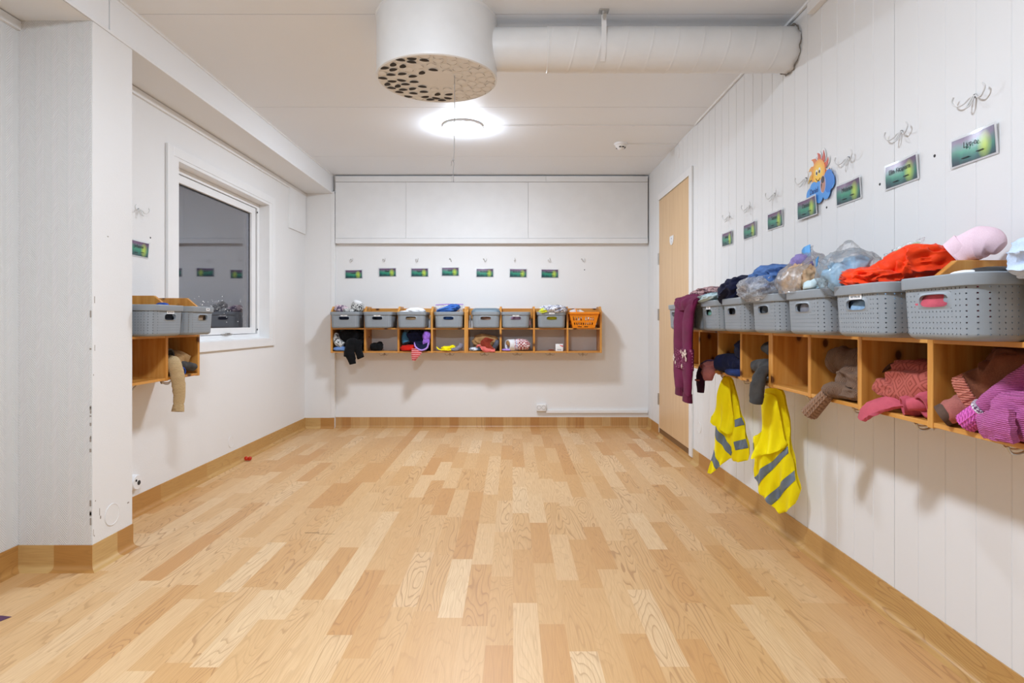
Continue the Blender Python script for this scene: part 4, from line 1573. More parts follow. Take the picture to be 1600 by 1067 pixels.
garment('grey_mitten', 'grey fleece mittens piled in the cubby above the second vest', 'mitten', 'A', 3, L_,
        merge(tube([(.24, .10, .09), (.20, .075, .12), (.16, .05, .15)], [.03, .042, .040], 18, 24, flat=.6, wr=.1, wf=30, seed=2, open_end=True),
              tube([(.27, .08, .05), (.17, .06, .062), (.10, .035, .060)], [.05, .05, .044], 20, 26, flat=.62, wr=.1, wf=30, seed=3, open_end=True), lump((.225, .09, .035), (.07, .06, .045), (0, 0, 0), 6, .15, 2, .8, 4, .001)), GREYF)
garment('grey_boot_liner', 'charcoal boot liner hanging over the shelf edge above the second vest', 'boot liner', 'A', 3, L_,
        tube([(.262, .03, .055), (.258, -.012, .045), (.256, -.030, .0), (.254, -.034, -.05), (.250, -.036, -.085)], [.028, .036, .038, .038, .034], 20, 36, flat=.7, wr=.09, wf=34, seed=5, open_end=True), GREYF)
garment('white_cloth', 'small white cloth at the front of the mitten cubby', 'cloth', 'A', 3, L_, lump((.195, .012, .009), (.042, .03, .011), (0, 0, .1), 9, .08, 1.6, .8, 4, .0005), WHITEC)
# ---- right wall, near unit
garment('brown_sweater', 'brown knitted sweater with a ribbed cuff hanging out of its cubby', 'sweater', 'B', 1, L_,
        merge(tube([(.30, .11, .08), (.20, .10, .10), (.09, .085, .125), (.035, .065, .118)], [.05, .052, .046, .040], 26, 44, wr=.10, wf=24, seed=21, open_end=True, up=(0, 1, .3)),
              lump((.205, .10, .065), (.085, .085, .045), (0, .1, .2), 23, .15, 2.4, .75, 5), lump((.20, .06, .028), (.085, .06, .026), (0, 0, 0), 24, .10, 2.2, .7, 5, .001),
              tube([(.26, .06, .03), (.19, .03, .030), (.145, .0, .030), (.135, -.012, .016)], [.035, .036, .034, .030], 24, 30, wr=.06, wf=40, seed=25, flat=.75)), BROWNK,
        [('cuff', tube([(.136, -.010, .016), (.112, -.030, -.022), (.086, -.046, -.058)], [.028, .033, .036], 40, 26, flat=.72, ringf=14, open_end=True), knit('brown_rib', srgb(158, 124, 100), srgb(96, 70, 54), 'X', 300))])
pkt = garment('pink_patterned_trousers', 'terracotta diamond-patterned trousers bundled in the second nearest cubby', 'trousers', 'B', 2, L_,
              merge(lump((.155, .105, .078), (.125, .085, .062), (0, .08, 0), 31, .13, 2.0, .75, 5), lump((.10, .055, .05), (.07, .045, .03), (0, .25, .2), 32, .16, 2.4, .8, 4)), DIAM)
garment('pink_sweatshirt', 'dusty pink sweatshirt with its sleeve spilling over the shelf edge', 'sweatshirt', 'B', 2, L_,
        merge(patch([[(.03, -.030, -.030), (.075, -.040, -.034), (.10, -.034, -.010)], [(.045, -.022, .004), (.09, -.026, .010), (.135, -.016, .008)], [(.09, -.002, .034), (.13, .004, .032), (.165, .010, .020)], [(.14, .05, .050), (.18, .05, .044), (.22, .05, .03)]], 26, 30, .010, .003, 30, 33),
              tube([(.22, .08, .035), (.20, .035, .030), (.185, .003, .024)], [.026, .027, .025], 20, 22, wr=.12, wf=40, seed=35, open_end=True),
              tube([(.255, .08, .05), (.245, .03, .042), (.215, .0, .032)], [.024, .024, .020], 20, 22, wr=.12, wf=40, seed=36, open_end=True, flat=.8),
              tube([(.275, .09, .07), (.268, .04, .048), (.262, .004, .034)], [.024, .026, .026], 20, 22, wr=.12, wf=40, seed=37, open_end=True, flat=1.2)), PINKJ)
garment('fleece_jacket', 'brown fleece jacket heaped at the back of the nearest cubby', 'jacket', 'B', 3, L_,
        merge(lump((.16, .15, .105), (.125, .075, .09), (0, .1, 0), 41, .15, 2.3, .75, 5), tube([(.12, .16, .15), (.07, .12, .12), (.045, .09, .085)], [.03, .034, .03], 18, 26, wr=.15, wf=34, seed=42, flat=.8),
              tube([(.11, .18, .17), (.06, .17, .165), (.02, .15, .14)], [.02, .022, .018], 16, 22, wr=.2, wf=40, seed=43)), BROWNF)
garment('fleece_sleeve', 'rose fleece trousers leg with a dark hem opening at the shelf front', 'trousers', 'B', 3, L_,
        tube([(.09, .10, .085), (.080, .065, .074), (.062, .03, .050), (.042, .004, .030)], [.03, .042, .046, .042], 26, 36, wr=.07, wf=26, seed=44, flat=.62, up=(0, 0, 1)), ROSEF,
        [('hem', tube([(.046, .009, .033), (.036, -.004, .022)], [.0425, .043], 26, 6, flat=.64, open_end=True), fabric('taupe_hem', srgb(96, 74, 62), srgb(60, 46, 40)))])
garment('knit_hat', 'brown fleece hat with a rose ribbed edge in the nearest cubby', 'hat', 'B', 3, L_,
        tube([(.215, .10, .135), (.165, .075, .118), (.120, .052, .094), (.098, .040, .080)], [.05, .064, .060, .054], 36, 34, wr=.12, wf=22, seed=46, flat=.62, up=(-.8, .6, 0)), BROWNF,
        [('ribbed_edge', tube([(.102, .042, .083), (.080, .030, .068)], [.056, .056], 72, 8, flat=.64, ringf=26, up=(-.8, .6, 0), open_end=True), knit('rose_rib', srgb(198, 122, 104), srgb(140, 82, 70), 'Z', 300))])
garment('purple_sock', 'pale lilac sock between the fleece leg and the magenta sweater', 'sock', 'B', 3, L_, lump((.115, .055, .032), (.034, .05, .032), (0, 0, .3), 47, .08, 2, .8, 4, .001), fabric('lilac_cotton', srgb(176, 134, 166), srgb(128, 96, 122)))
garment('magenta_sweater', 'magenta knitted sweater spilling out of the nearest cubby', 'sweater', 'B', 3, L_,
        merge(tube([(.232, .075, .155), (.21, .05, .125), (.175, .022, .082), (.155, .010, .058)], [.028, .027, .026, .023], 24, 40, wr=.05, wf=40, seed=51),
              lump((.245, .055, .052), (.062, .085, .055), (0, .35, 0), 53, .10, 2.0, .8, 5, .001),
              patch([[(.185, -.012, .045), (.225, -.022, .060), (.27, -.02, .07)], [(.195, -.022, .024), (.24, -.034, .034), (.285, -.03, .04)], [(.205, -.018, .004), (.245, -.026, .006), (.285, -.022, .008)]], 22, 18, .016, .003, 40, 54)), MAGK,
        [('cuff', tube([(.154, .010, .056), (.134, .0, .034), (.117, -.006, .018)], [.022, .024, .023], 44, 22, ringf=16, open_end=True), knit('magenta_rib', srgb(226, 106, 190), srgb(140, 46, 112), 'X', 300)),
         ('lace_edge', tube([(.157, .0095, .060), (.152, .0085, .054)], .0268, 24, 5), pattern_fabric('grey_white_edge', 'checker', srgb(220, 210, 220), srgb(96, 60, 92), 160))])

# ---- on the baskets of the right wall
def legs():
    out = []
    return out
tr_z = lambda z: z - (.7316 + .375)
yb = -.140
trousers = merge(
    tube([(.12, -.10, .010), (.115, -.128, -.012), (.110, -.140, -.10), (.108, -.142, -.25), (.104, -.142, -.36), (.102, -.142, -.44), (.100, -.142, -.468)], [.085, .088, .086, .082, .080, .066, .058], 30, 70, flat=.24, up=(0, -1, 0), wr=.05, wf=14, seed=61),
    tube([(.265, -.10, .010), (.268, -.128, -.012), (.270, -.146, -.10), (.268, -.148, -.25), (.268, -.148, -.37), (.266, -.148, -.455), (.264, -.148, -.482)], [.085, .090, .088, .084, .080, .066, .058], 30, 70, flat=.24, up=(0, -1, 0), wr=.05, wf=14, seed=62),
    patch([[(.00, -.02, .026), (.10, -.02, .034), (.20, -.02, .032), (.33, -.02, .022)], [(-.03, -.085, .026), (.09, -.09, .034), (.20, -.09, .032), (.35, -.085, .022)], [(-.02, -.128, .008), (.09, -.146, .004), (.20, -.148, .006), (.355, -.135, .0)], [(.03, -.128, -.035), (.10, -.142, -.04), (.20, -.146, -.04), (.352, -.138, -.04)]], 34, 26, .012, .004, 22, 63),
    tube([(-.055, -.085, .004), (-.02, -.11, .020), (.05, -.118, .022)], [.012, .024, .018], 16, 18, wr=.1, wf=30, seed=64, flat=.7))
FLOWERM = pattern_fabric('flower_print_plum', 'spots', srgb(100, 24, 60), srgb(170, 96, 132), 95)
patches = []
for cx, cy in ((.107, -.142), (.268, -.148)):
    patches.append(tube([(cx, cy, -.245), (cx, cy, -.30), (cx - .001, cy, -.352)], [.0855, .085, .083], 30, 18, flat=.26, up=(0, -1, 0), wr=.045, wf=14, seed=61))
flowers = []
for (x, z, r) in ((.065, -.30, .020), (.10, -.325, .010), (.27, -.275, .018), (.31, -.265, .022), (.325, -.295, .013), (.25, -.335, .012), (.235, -.26, .010)):
    y_ = -.170 if x < .19 else -.176
    for q in range(5):
        a = 2 * PI * q / 5 + x * 40
        flowers.append(xform((ico(2)[0].tolist(), ico(2)[1]), (x + r * .6 * math.cos(a), y_ + .002 + .05 * (x - .27) ** 2, z + r * .6 * math.sin(a)), (0, a, 0), (r * .52, .0015, r * .30)))
garment('trousers', 'maroon child trousers with flowered knees draped over a basket', 'trousers', 'A', 1, 'rim', trousers, MAROON,
        [('knee_patch', patches[0], FLOWERM), ('knee_patch', patches[1], FLOWERM), ('flower_print', merge(*flowers), fabric('cream_print', srgb(232, 214, 200), srgb(214, 186, 176))),
         ('cuff', merge(tube([(.100, -.142, -.462), (.100, -.142, -.505)], [.060, .064], 40, 8, flat=.27, up=(0, -1, 0), ringf=16, open_end=True), tube([(.264, -.148, -.476), (.264, -.148, -.522)], [.060, .064], 40, 8, flat=.27, up=(0, -1, 0), ringf=16, open_end=True)), fabric('maroon_rib', srgb(104, 26, 60), srgb(80, 20, 46)))])
T_ = 'rim'
garment('folded_shirt', 'pinkish grey patterned shirt folded on the basket behind the maroon trousers', 'top', 'A', 1, T_, merge(lump((.18, .02, .052), (.13, .10, .024), (0, -.08, 0), 71, .14, 2.2, .7, 5), lump((.20, -.03, .026), (.11, .07, .018), (0, 0, 0), 72, .12, 2.2, .7, 4)), PINKGREY)
garment('grey_cloth', 'light grey cloth under the pinkish folded shirt', 'cloth', 'A', 1, T_, lump((.19, -.02, .004), (.12, .11, .022), (0, 0, 0), 73, .12, 2.4, .7, 4), fabric('light_grey_cotton', srgb(176, 176, 180), srgb(132, 132, 138)))
garment('ice_blue_shirt', 'ice blue shirt lying on the basket right of the maroon trousers', 'shirt', 'A', 2, T_, merge(lump((.09, -.03, .016), (.13, .09, .020), (0, -.06, 0), 74, .13, 2.4, .7, 5), lump((-.05, -.04, .008), (.05, .06, .016), (0, .1, 0), 75, .1, 2.4, .7, 4)), ICEB)
garment('teal_shirt', 'teal rolled shirt standing beside the navy jacket', 'shirt', 'A', 2, T_, tube([(.16, .02, .018), (.165, -.005, .05), (.155, -.03, .066)], [.05, .048, .040], 20, 22, wr=.1, wf=26, seed=76, open_end=True, flat=.8), TEAL)
garment('navy_jacket', 'navy jacket bulging out of a basket beside the bag of jeans', 'jacket', 'A', 3, T_, merge(lump((.075, -.02, .036), (.115, .10, .052), (0, -.22, 0), 78, .13, 2.4, .8, 5, -.03), lump((.15, .03, .045), (.07, .07, .040), (0, 0, 0), 79, .15, 2.4, .8, 4, -.03)), NAVY)
# bag of jeans
garment('jeans', 'crumpled blue jeans stuffed into an open plastic bag', 'jeans', 'B', 0, T_, merge(lump((.09, -.01, .062), (.13, .09, .046), (0, .0, 0), 81, .20, 3.0, .8, 5), tube([(-.03, -.03, .065), (.05, -.06, .094), (.15, -.04, .096), (.20, .0, .085)], [.026, .030, .030, .026], 20, 50, wr=.22, wf=30, seed=82, flat=.7)), DENIM)
garment('plastic_bag', 'open clear plastic bag around the blue jeans', 'plastic bag', 'B', 0, T_, lump((.075, -.03, .030), (.16, .115, .058), (0, .0, 0), 83, .10, 3.0, .85, 5, None, [(0, 0, 1, .6, .38)]), BAGM)
# zip bag with beige and purple clothes
garment('beige_clothes', 'beige clothes packed in the zip bag with blue strip', 'clothes', 'B', 1, T_, lump((.045, -.06, .040), (.060, .045, .052), (0, -.1, 0), 85, .18, 3.0, .85, 5), fabric('beige_fleece', srgb(206, 174, 140), srgb(160, 128, 98)))
garment('lavender_clothes', 'lavender clothes at the top of the zip bag with blue strip', 'clothes', 'B', 1, T_, merge(lump((.0, -.035, .045), (.05, .04, .055), (0, .1, 0), 87, .18, 2.4, .8, 4), lump((.035, -.05, .094), (.034, .03, .034), (0, 0, 0), 86, .2, 2.6, .85, 4)), fabric('lavender_cotton', srgb(150, 136, 188), srgb(110, 98, 146)))
dx_ = -.065
sh_ = lambda C: [[(x + dx_, y - .03, z * .93) for x, y, z in row] for row in C]
zb = patch(sh_([[(.00, -.06, -.005), (.10, -.085, -.005), (.20, -.07, -.005)], [(-.01, -.06, .06), (.10, -.095, .06), (.205, -.065, .06)], [(.03, -.02, .115), (.10, -.040, .118), (.17, -.02, .112)], [(.070, .0, .145), (.10, -.005, .150), (.140, .0, .152)], [(.075, .005, .162), (.100, .0, .168), (.132, .005, .172)]]), 34, 44, .001, .006, 26, 88)
zb2 = patch(sh_([[(.00, .07, -.005), (.10, .09, -.005), (.20, .07, -.005)], [(-.01, .07, .06), (.10, .09, .06), (.205, .07, .06)], [(.03, .04, .115), (.10, .05, .118), (.17, .04, .112)], [(.070, .006, .145), (.10, .004, .150), (.140, .006, .152)], [(.075, .008, .162), (.100, .003, .168), (.132, .008, .172)]]), 34, 44, .001, .006, 26, 89)
garment('zip_bag', 'clear zip bag with a blue strip standing in a basket', 'zip bag', 'B', 1, T_, merge(zb, zb2), BAG,
        [('blue_strip', patch([[(.004, -.034, .112), (.03, -.040, .118), (.066, -.034, .124)], [(-.004, -.030, .152), (.022, -.034, .160), (.050, -.028, .166)]], 14, 10, .003), plain('blue_print_film', srgb(20, 140, 206), .3))])
garment('white_cloth', 'white and blue cloths between the two plastic bags', 'cloth', 'B', 1, T_, merge(lump((.185, -.03, .012), (.060, .07, .024), (0, -.1, 0), 90, .14, 2.4, .75, 4)), ICEB)
# clear bag
garment('pale_blue_clothes', 'pale blue clothes inside the tall clear plastic bag', 'clothes', 'B', 2, T_, merge(lump((.015, -.055, .030), (.065, .05, .040), (0, .3, 0), 92, .2, 2.6, .8, 4), lump((.04, -.04, .060), (.035, .03, .032), (0, 0, .2), 93, .15, 2.4, .8, 4)), fabric('sky_blue_cotton', srgb(150, 186, 208), srgb(110, 148, 176)))
garment('plastic_bag', 'tall clear plastic bag with peaked top next to the orange jacket', 'plastic bag', 'B', 2, T_, merge(lump((.025, -.05, .038), (.098, .075, .068), (0, 0, 0), 94, .13, 2.4, .9, 5), tube([(.025, -.05, .075), (.015, -.045, .11), (.0, -.04, .138)], [.052, .030, .010], 22, 30, wr=.22, wf=36, seed=95)), BAG,
        [('blue_strip', patch([[(-.075, -.10, .070), (-.055, -.108, .072)], [(-.078, -.10, .094), (-.042, -.11, .100)]], 6, 6, .002), _mats['blue_print_film'])])
garment('zip_bag', 'zip bag with a green closing strip behind the orange jacket', 'zip bag', 'B', 2, T_, merge(patch([[(-.03, .085, -.02), (.05, .075, -.02), (.13, .085, -.02)], [(-.035, .09, .05), (.05, .075, .056), (.135, .09, .06)], [(-.035, .095, .104), (.05, .085, .118), (.14, .10, .134)]], 24, 20, .002, .006, 26, 96)), BAGM,
        [('green_strip', patch([[(-.03, .088, .086), (.05, .078, .100), (.125, .09, .114)], [(-.03, .090, .097), (.05, .080, .111), (.125, .092, .125)]], 20, 6, .003), plain('green_zip_plastic', srgb(126, 196, 110), .35))])
garment('orange_jacket', 'bright orange-red jacket spilling out of the second nearest basket', 'jacket', 'B', 2, T_,
        merge(lump((.150, .075, .040), (.085, .09, .052), (0, -.30, .0), 101, .15, 3.0, .8, 5, -.01), lump((.125, -.045, .018), (.075, .06, .028), (0, .12, .1), 102, .16, 3.0, .8, 5, -.012), tube([(.09, -.07, .008), (.135, -.02, .040), (.175, .04, .080), (.20, .10, .086)], [.026, .036, .034, .026], 22, 50, wr=.22, wf=26, seed=103, flat=.7)), REDO)
garment('knitted_hat', 'pale pink knitted hat propped behind the nearest pine divider', 'hat', 'B', 2, T_,
        tube([(.335, .150, .078), (.318, .142, .092), (.292, .130, .096), (.268, .114, .086), (.252, .100, .070)], [.018, .036, .044, .042, .038], 28, 40, wr=.08, wf=16, seed=105, flat=.75, open_end=True, up=(-.8, .6, 0)), PINKH,
        [('turned_edge', tube([(.270, .116, .088), (.250, .098, .068)], [.0435, .0405], 28, 6, flat=.77, up=(-.8, .6, 0), open_end=True), PINKH)])
garment('shirt', 'pale blue shirt bundled in the nearest basket', 'shirt', 'B', 3, T_, lump((.318, .025, .022), (.050, .075, .046), (0, .1, 0), 108, .14, 2.2, .8, 5), LBLUE,
        [('navy_trim', tube([(.270, -.012, .036), (.288, -.040, .034), (.33, -.045, .036)], .003, 8, 20), NAVY)])
garment('cap', 'dark cap with white brim lying in the nearest basket', 'cap', 'B', 3, T_, lump((.225, -.03, -.004), (.040, .05, .018), (0, 0, 0), 109, .06, 1.5, .9, 4), RUBBER, [('brim', lump((.205, -.07, -.004), (.035, .030, .012), (0, 0, .2), 110, .05, 1.5, .9, 4), WHITEC)])
garment('pink_cloth', 'pink cloth seen through the nearest basket handle', 'cloth', 'B', 3, 'shelf', lump((.13, -.045, .085), (.085, .045, .045), (0, 0, .1), 111, .15, 2.2, .8, 4), PINKJ)
garment('grey_bundle', 'steel grey rolled cloth seen through the nearest basket handle', 'cap', 'B', 3, 'shelf', lump((.175, -.062, .092), (.03, .03, .035), (0, 0, 0), 112, .05, 1.5, .9, 3), fabric('steel_grey_cotton', srgb(150, 156, 166), srgb(110, 116, 126)))

# ---- contents seen through handles and holes of the other baskets
for (u, k, c1, c2, nm, lab) in (('A', 2, (116, 166, 150), (70, 110, 100), 'green_cloth', 'green cloth in the handle of the basket beside the trousers'), ('A', 3, (40, 40, 44), (24, 24, 28), 'dark_cloth', 'dark cloth in the handle of the basket under the navy jacket'),
                                ('B', 0, (96, 100, 104), (70, 74, 78), 'grey_clothes', 'grey clothes inside the basket under the bag of jeans'), ('B', 1, (150, 150, 158), (96, 96, 104), 'grey_clothes', 'grey clothes inside the basket under the zip bag'),
                                ('B', 2, (150, 180, 206), (110, 140, 170), 'blue_clothes', 'blue clothes inside the basket under the clear bag'), ('E', 1, (170, 146, 120), (120, 98, 76), 'beige_cloth', 'beige cloth in the handle of the window end basket'),
                                ('E', 0, (52, 58, 68), (40, 44, 52), 'dark_cloth', 'dark cloth inside the basket beside the pillar'),
                                ('C', 0, (30, 34, 50), (20, 22, 32), 'navy_cloth', 'navy cloth in the handle of the leftmost back basket'), ('C', 1, (26, 28, 40), (16, 18, 26), 'dark_cloth', 'dark cloth filling the second back wall basket'),
                                ('C', 2, (196, 160, 120), (70, 50, 36), 'beige_cloth', 'beige cloth inside the third back wall basket'), ('C', 3, (60, 96, 150), (24, 40, 74), 'blue_cloth', 'blue cloth in the handle of the fourth back wall basket'),
                                ('D', 0, (170, 130, 110), (90, 62, 50), 'brown_cloth', 'brown cloth inside the lidded basket'), ('D', 1, (196, 170, 196), (120, 60, 100), 'pink_cloth', 'pink cloth in the basket right of the lidded one'), ('D', 2, (226, 214, 60), (190, 178, 30), 'yellow_cloth', 'yellow cloth in a back wall basket handle')):
    sh = {'C': (-.003, .0, .0, .03), 'D': (.04, .03, .015, 0)}.get(u, (0, 0, 0, 0))[k]
    garment(nm, lab, 'clothes', u, k, 'shelf', lump((.143 + sh, .030 if u in 'ABE' else .080, .070), (.088, .108, .060), (0, 0, 0), 120 + k + 7 * ord(u), .10, 2.3, .55, 4), fabric(nm + u + str(k), srgb(*c1), srgb(*c2)))
garment('peaked_cap', 'blue cap rising from the basket beside the pillar', 'cap', 'E', 0, T_, lump((.25, .0, .002), (.020, .03, .014), (0, 0, 0), 131, .05, 1.4, .9, 4), fabric('bright_blue_cotton', srgb(52, 86, 170), srgb(34, 58, 120)))

# ---- left wall, window bay
garment('tan_jacket', 'tan and charcoal jacket rolled up in the cubby under the window', 'jacket', 'E', 1, L_, merge(lump((.135, .11, .065), (.11, .085, .05), (0, -.2, 0), 141, .18, 2.3, .8, 5), tube([(.17, .10, .10), (.19, .05, .085), (.21, .01, .07)], [.04, .045, .042], 20, 24, wr=.14, wf=26, seed=142, open_end=True, flat=.8)), TANF,
        [('charcoal_lining', merge(tube([(.07, .10, .13), (.05, .06, .115), (.04, .02, .11)], [.03, .036, .034], 20, 22, wr=.12, wf=28, seed=143, open_end=True), tube([(.09, .08, .06), (.16, .03, .055), (.235, .0, .035)], [.03, .034, .028], 18, 24, wr=.12, wf=28, seed=144, flat=.7)), GREYF)])
garment('tan_tights', 'tan knitted tights leg hanging down from the cubby under the window', 'tights', 'E', 1, L_,
        tube([(.10, .08, .060), (.07, .03, .085), (.045, -.004, .060), (.045, -.022, .0), (.050, -.026, -.08), (.046, -.026, -.14), (.040, -.026, -.165)], [.03, .034, .034, .033, .030, .024, .027], 22, 60, wr=.07, wf=30, seed=145, flat=.75, open_end=True), TANK,
        [('foot_rib', tube([(.046, -.026, -.142), (.038, -.026, -.176)], [.026, .030], 30, 8, flat=.78, ringf=11, open_end=True), TANK)])
garment('blue_mitten', 'bright blue mitten in the cubby under the window', 'mitten', 'E', 1, L_, tube([(.17, .05, .022), (.14, .02, .024), (.115, .0, .022)], [.022, .024, .022], 18, 18, wr=.06, wf=30, seed=146, open_end=True), _mats['bright_blue_cotton'])

# ---- back wall, left unit
garment('black_jacket', 'black jacket filling the first back wall cubby, sleeves hanging out', 'jacket', 'C', 0, L_,
        merge(lump((.16, .12, .105), (.125, .10, .09), (0, 0, 0), 151, .16, 2.2, .8, 5), tube([(.19, .05, .10), (.17, -.01, .08), (.165, -.03, .0), (.185, -.034, -.07), (.195, -.034, -.115)], [.04, .048, .046, .040, .030], 20, 44, wr=.1, wf=24, seed=152, flat=.6),
              tube([(.24, .05, .09), (.235, -.008, .07), (.245, -.026, .0), (.27, -.03, -.06)], [.034, .036, .034, .032], 18, 36, wr=.1, wf=24, seed=153, flat=.6, open_end=True),
              tube([(.15, .0, .05), (.145, -.028, .0), (.135, -.032, -.05)], [.028, .03, .024], 16, 24, wr=.1, wf=24, seed=154, flat=.6)), BLACK)
garment('patterned_mitten', 'black and white patterned mitten in the first back wall cubby', 'mitten', 'C', 0, L_, tube([(.022, .05, .16), (.028, .03, .12), (.05, .015, .08), (.095, .01, .055)], [.02, .030, .036, .030], 18, 30, wr=.05, wf=30, seed=155), GREYPR)
garment('folded_blue_shirt', 'light blue shirt folded at the bottom of the first back wall cubby', 'shirt', 'C', 0, L_, lump((.075, .05, .022), (.070, .06, .022), (0, 0, 0), 156, .10, 2, .7, 4, .0005), fabric('periwinkle_cotton', srgb(122, 158, 216), srgb(92, 122, 180)))
garment('black_mitten', 'pair of black mittens in the second back wall cubby', 'mitten', 'C', 1, L_, merge(lump((.072, .06, .038), (.045, .05, .036), (0, 0, .2), 158, .12, 2, .85, 4, .0005), lump((.11, .06, .042), (.032, .045, .042), (0, .3, 0), 159, .10, 2, .85, 4, .0005)), BLACK)
garment('teal_mitten', 'teal and grey mitten at the left of the third back wall cubby', 'mitten', 'C', 2, L_, tube([(.04, .07, .17), (.045, .05, .12), (.06, .035, .075)], [.022, .034, .036], 16, 24, wr=.08, wf=30, seed=161), fabric('slate_teal', srgb(60, 116, 148), srgb(56, 76, 92)))
garment('black_jacket', 'black jacket crumpled in the third back wall cubby', 'jacket', 'C', 2, L_, merge(lump((.135, .11, .125), (.09, .09, .06), (0, 0, 0), 162, .16, 2.3, .8, 5), lump((.19, .06, .055), (.07, .05, .04), (0, .2, 0), 163, .15, 2.3, .8, 4)), NAVY)
garment('red_shirt', 'red shirt under the black jacket in the third back wall cubby', 'top', 'C', 2, L_, lump((.085, .05, .028), (.080, .06, .030), (0, 0, 0), 164, .12, 2, .75, 4, .0005), fabric('scarlet_cotton', srgb(206, 34, 20), srgb(160, 22, 14)))
garment('purple_gloves', 'violet gloves in the third back wall cubby', 'gloves', 'C', 2, L_, merge(lump((.243, .05, .13), (.036, .05, .05), (0, .1, 0), 165, .12, 2, .85, 4), *[tube([(.225 + q * .014, .01, .105), (.222 + q * .016, -.006, .085), (.222 + q * .016, -.004, .06)], [.009, .009, .007], 10, 12) for q in range(4)]), fabric('violet_fleece', srgb(160, 110, 206), srgb(112, 70, 156)))
garment('purple_trim_scarf', 'navy scarf with lilac trim over the third back wall cubby edge', 'scarf', 'C', 2, L_, patch([[(.14, -.002, .085), (.20, -.008, .055), (.265, -.004, .075)], [(.15, -.02, .045), (.205, -.026, .022), (.262, -.02, .042)], [(.17, -.026, .018), (.215, -.030, .0), (.255, -.026, .012)]], 22, 16, .014, .002, 30, 166), NAVY,
        [('lilac_trim', tube([(.142, -.012, .08), (.155, -.03, .04), (.205, -.040, .012), (.255, -.034, .030), (.268, -.012, .075)], .008, 10, 34), fabric('lilac_trim_knit', srgb(186, 150, 226), srgb(150, 116, 190)))])
garment('striped_hat', 'red and pink striped hat hanging below the third back wall cubby', 'hat', 'C', 2, L_, patch([[(.12, -.012, .022), (.17, -.02, .022), (.225, -.016, .018)], [(.118, -.024, -.02), (.165, -.034, -.024), (.20, -.026, -.022)], [(.124, -.026, -.055), (.145, -.034, -.060), (.165, -.028, -.055)], [(.128, -.026, -.078), (.138, -.03, -.080), (.150, -.026, -.074)]], 24, 24, .016, .002, 30, 167), pattern_fabric('red_pink_stripe', 'stripe', srgb(190, 60, 58), srgb(226, 150, 150), 110))
garment('yellow_vest', 'crumpled yellow cloth in the fourth back wall cubby', 'cloth', 'C', 3, L_, merge(lump((.125, .03, .020), (.045, .04, .024), (0, 0, 0), 171, .2, 2.4, .85, 4, .0005), tube([(.03, .05, .038), (.055, .02, .018), (.10, .01, .010)], [.006, .010, .012], 10, 20, flat=.4), lump((.165, .06, .028), (.035, .04, .022), (0, -.4, 0), 172, .15, 2.2, .8, 4, .0005)), YEL)
garment('grey_mitten', 'grey mitten in the fourth back wall cubby', 'mitten', 'C', 3, L_, merge(lump((.20, .03, .016), (.04, .035, .018), (0, 0, 0), 173, .1, 2, .85, 4, .0005), tube([(.22, .03, .02), (.25, .03, .04), (.258, .035, .07)], [.02, .022, .018], 14, 20, wr=.08, wf=30, seed=174)), fabric('heather_grey', srgb(140, 136, 148), srgb(84, 82, 98)))
# ---- back wall, right unit
garment('felt_hat', 'tan felt hat in the first cubby of the right back unit', 'hat', 'D', 0, L_, lump((.16, .08, .085), (.125, .075, .070), (0, .05, 0), 181, .08, 1.6, .9, 5, .01, [(.2, -.8, -.2, .7, .35)]), TANF)
garment('dark_red_scarf', 'dark red scarf lying across the tan felt hat', 'scarf', 'D', 0, L_, patch([[(.16, .0, .125), (.20, -.01, .118), (.235, .01, .108)], [(.115, -.006, .085), (.16, -.016, .075), (.20, -.01, .07)], [(.13, -.008, .04), (.19, -.018, .03), (.24, -.01, .02)]], 18, 18, .012, .004, 34, 182), fabric('brick_red_knit', srgb(146, 58, 38), srgb(104, 36, 24)))
garment('pink_scarf', 'pink cloth at the front of the tan hat cubby', 'cloth', 'D', 0, L_, merge(patch([[(.10, -.012, .050), (.14, -.02, .044), (.20, -.012, .030), (.245, -.006, .022)], [(.125, -.016, .022), (.16, -.026, .012), (.20, -.022, .006), (.245, -.014, .004)], [(.15, -.012, -.004), (.17, -.022, -.006), (.20, -.016, .0), (.24, -.008, .002)]], 22, 14, .008, .003, 34, 183), tube([(.08, .0, .040), (.09, -.010, .052), (.115, -.012, .056)], [.008, .010, .010], 10, 14)), fabric('salmon_pink', srgb(226, 118, 110), srgb(190, 90, 88)))
garment('slipper', 'white and blue slipper at the left of the tan hat cubby', 'slipper', 'D', 0, L_, lump((.065, .04, .018), (.055, .045, .020), (0, 0, .2), 184, .05, 1.6, .9, 4, .0005, [(.4, 0, .8, .5, .3)]), pattern_fabric('white_blue_cloth', 'marble', srgb(216, 222, 230), srgb(84, 112, 150), 16))
garment('slate_mitten', 'slate grey mitten right of the tan felt hat', 'mitten', 'D', 0, L_, tube([(.235, .03, .02), (.255, .02, .06), (.268, .04, .095)], [.022, .024, .018], 14, 20, wr=.08, wf=30, seed=185), fabric('slate_grey_knit', srgb(86, 88, 100), srgb(54, 56, 66)))
garment('white_hat', 'white hat with a tan lining in the second cubby of the right back unit', 'hat', 'D', 1, L_, tube([(.125, .08, .040), (.10, .055, .055), (.055, .028, .055)], [.05, .056, .05], 24, 26, wr=.05, wf=24, seed=191, open_end=True, up=(0, 0, 1)), WHITEC, [('lining', lump((.078, .036, .074), (.035, .022, .034), (0, .3, 0), 192, .08, 2, .9, 4), TANF)])
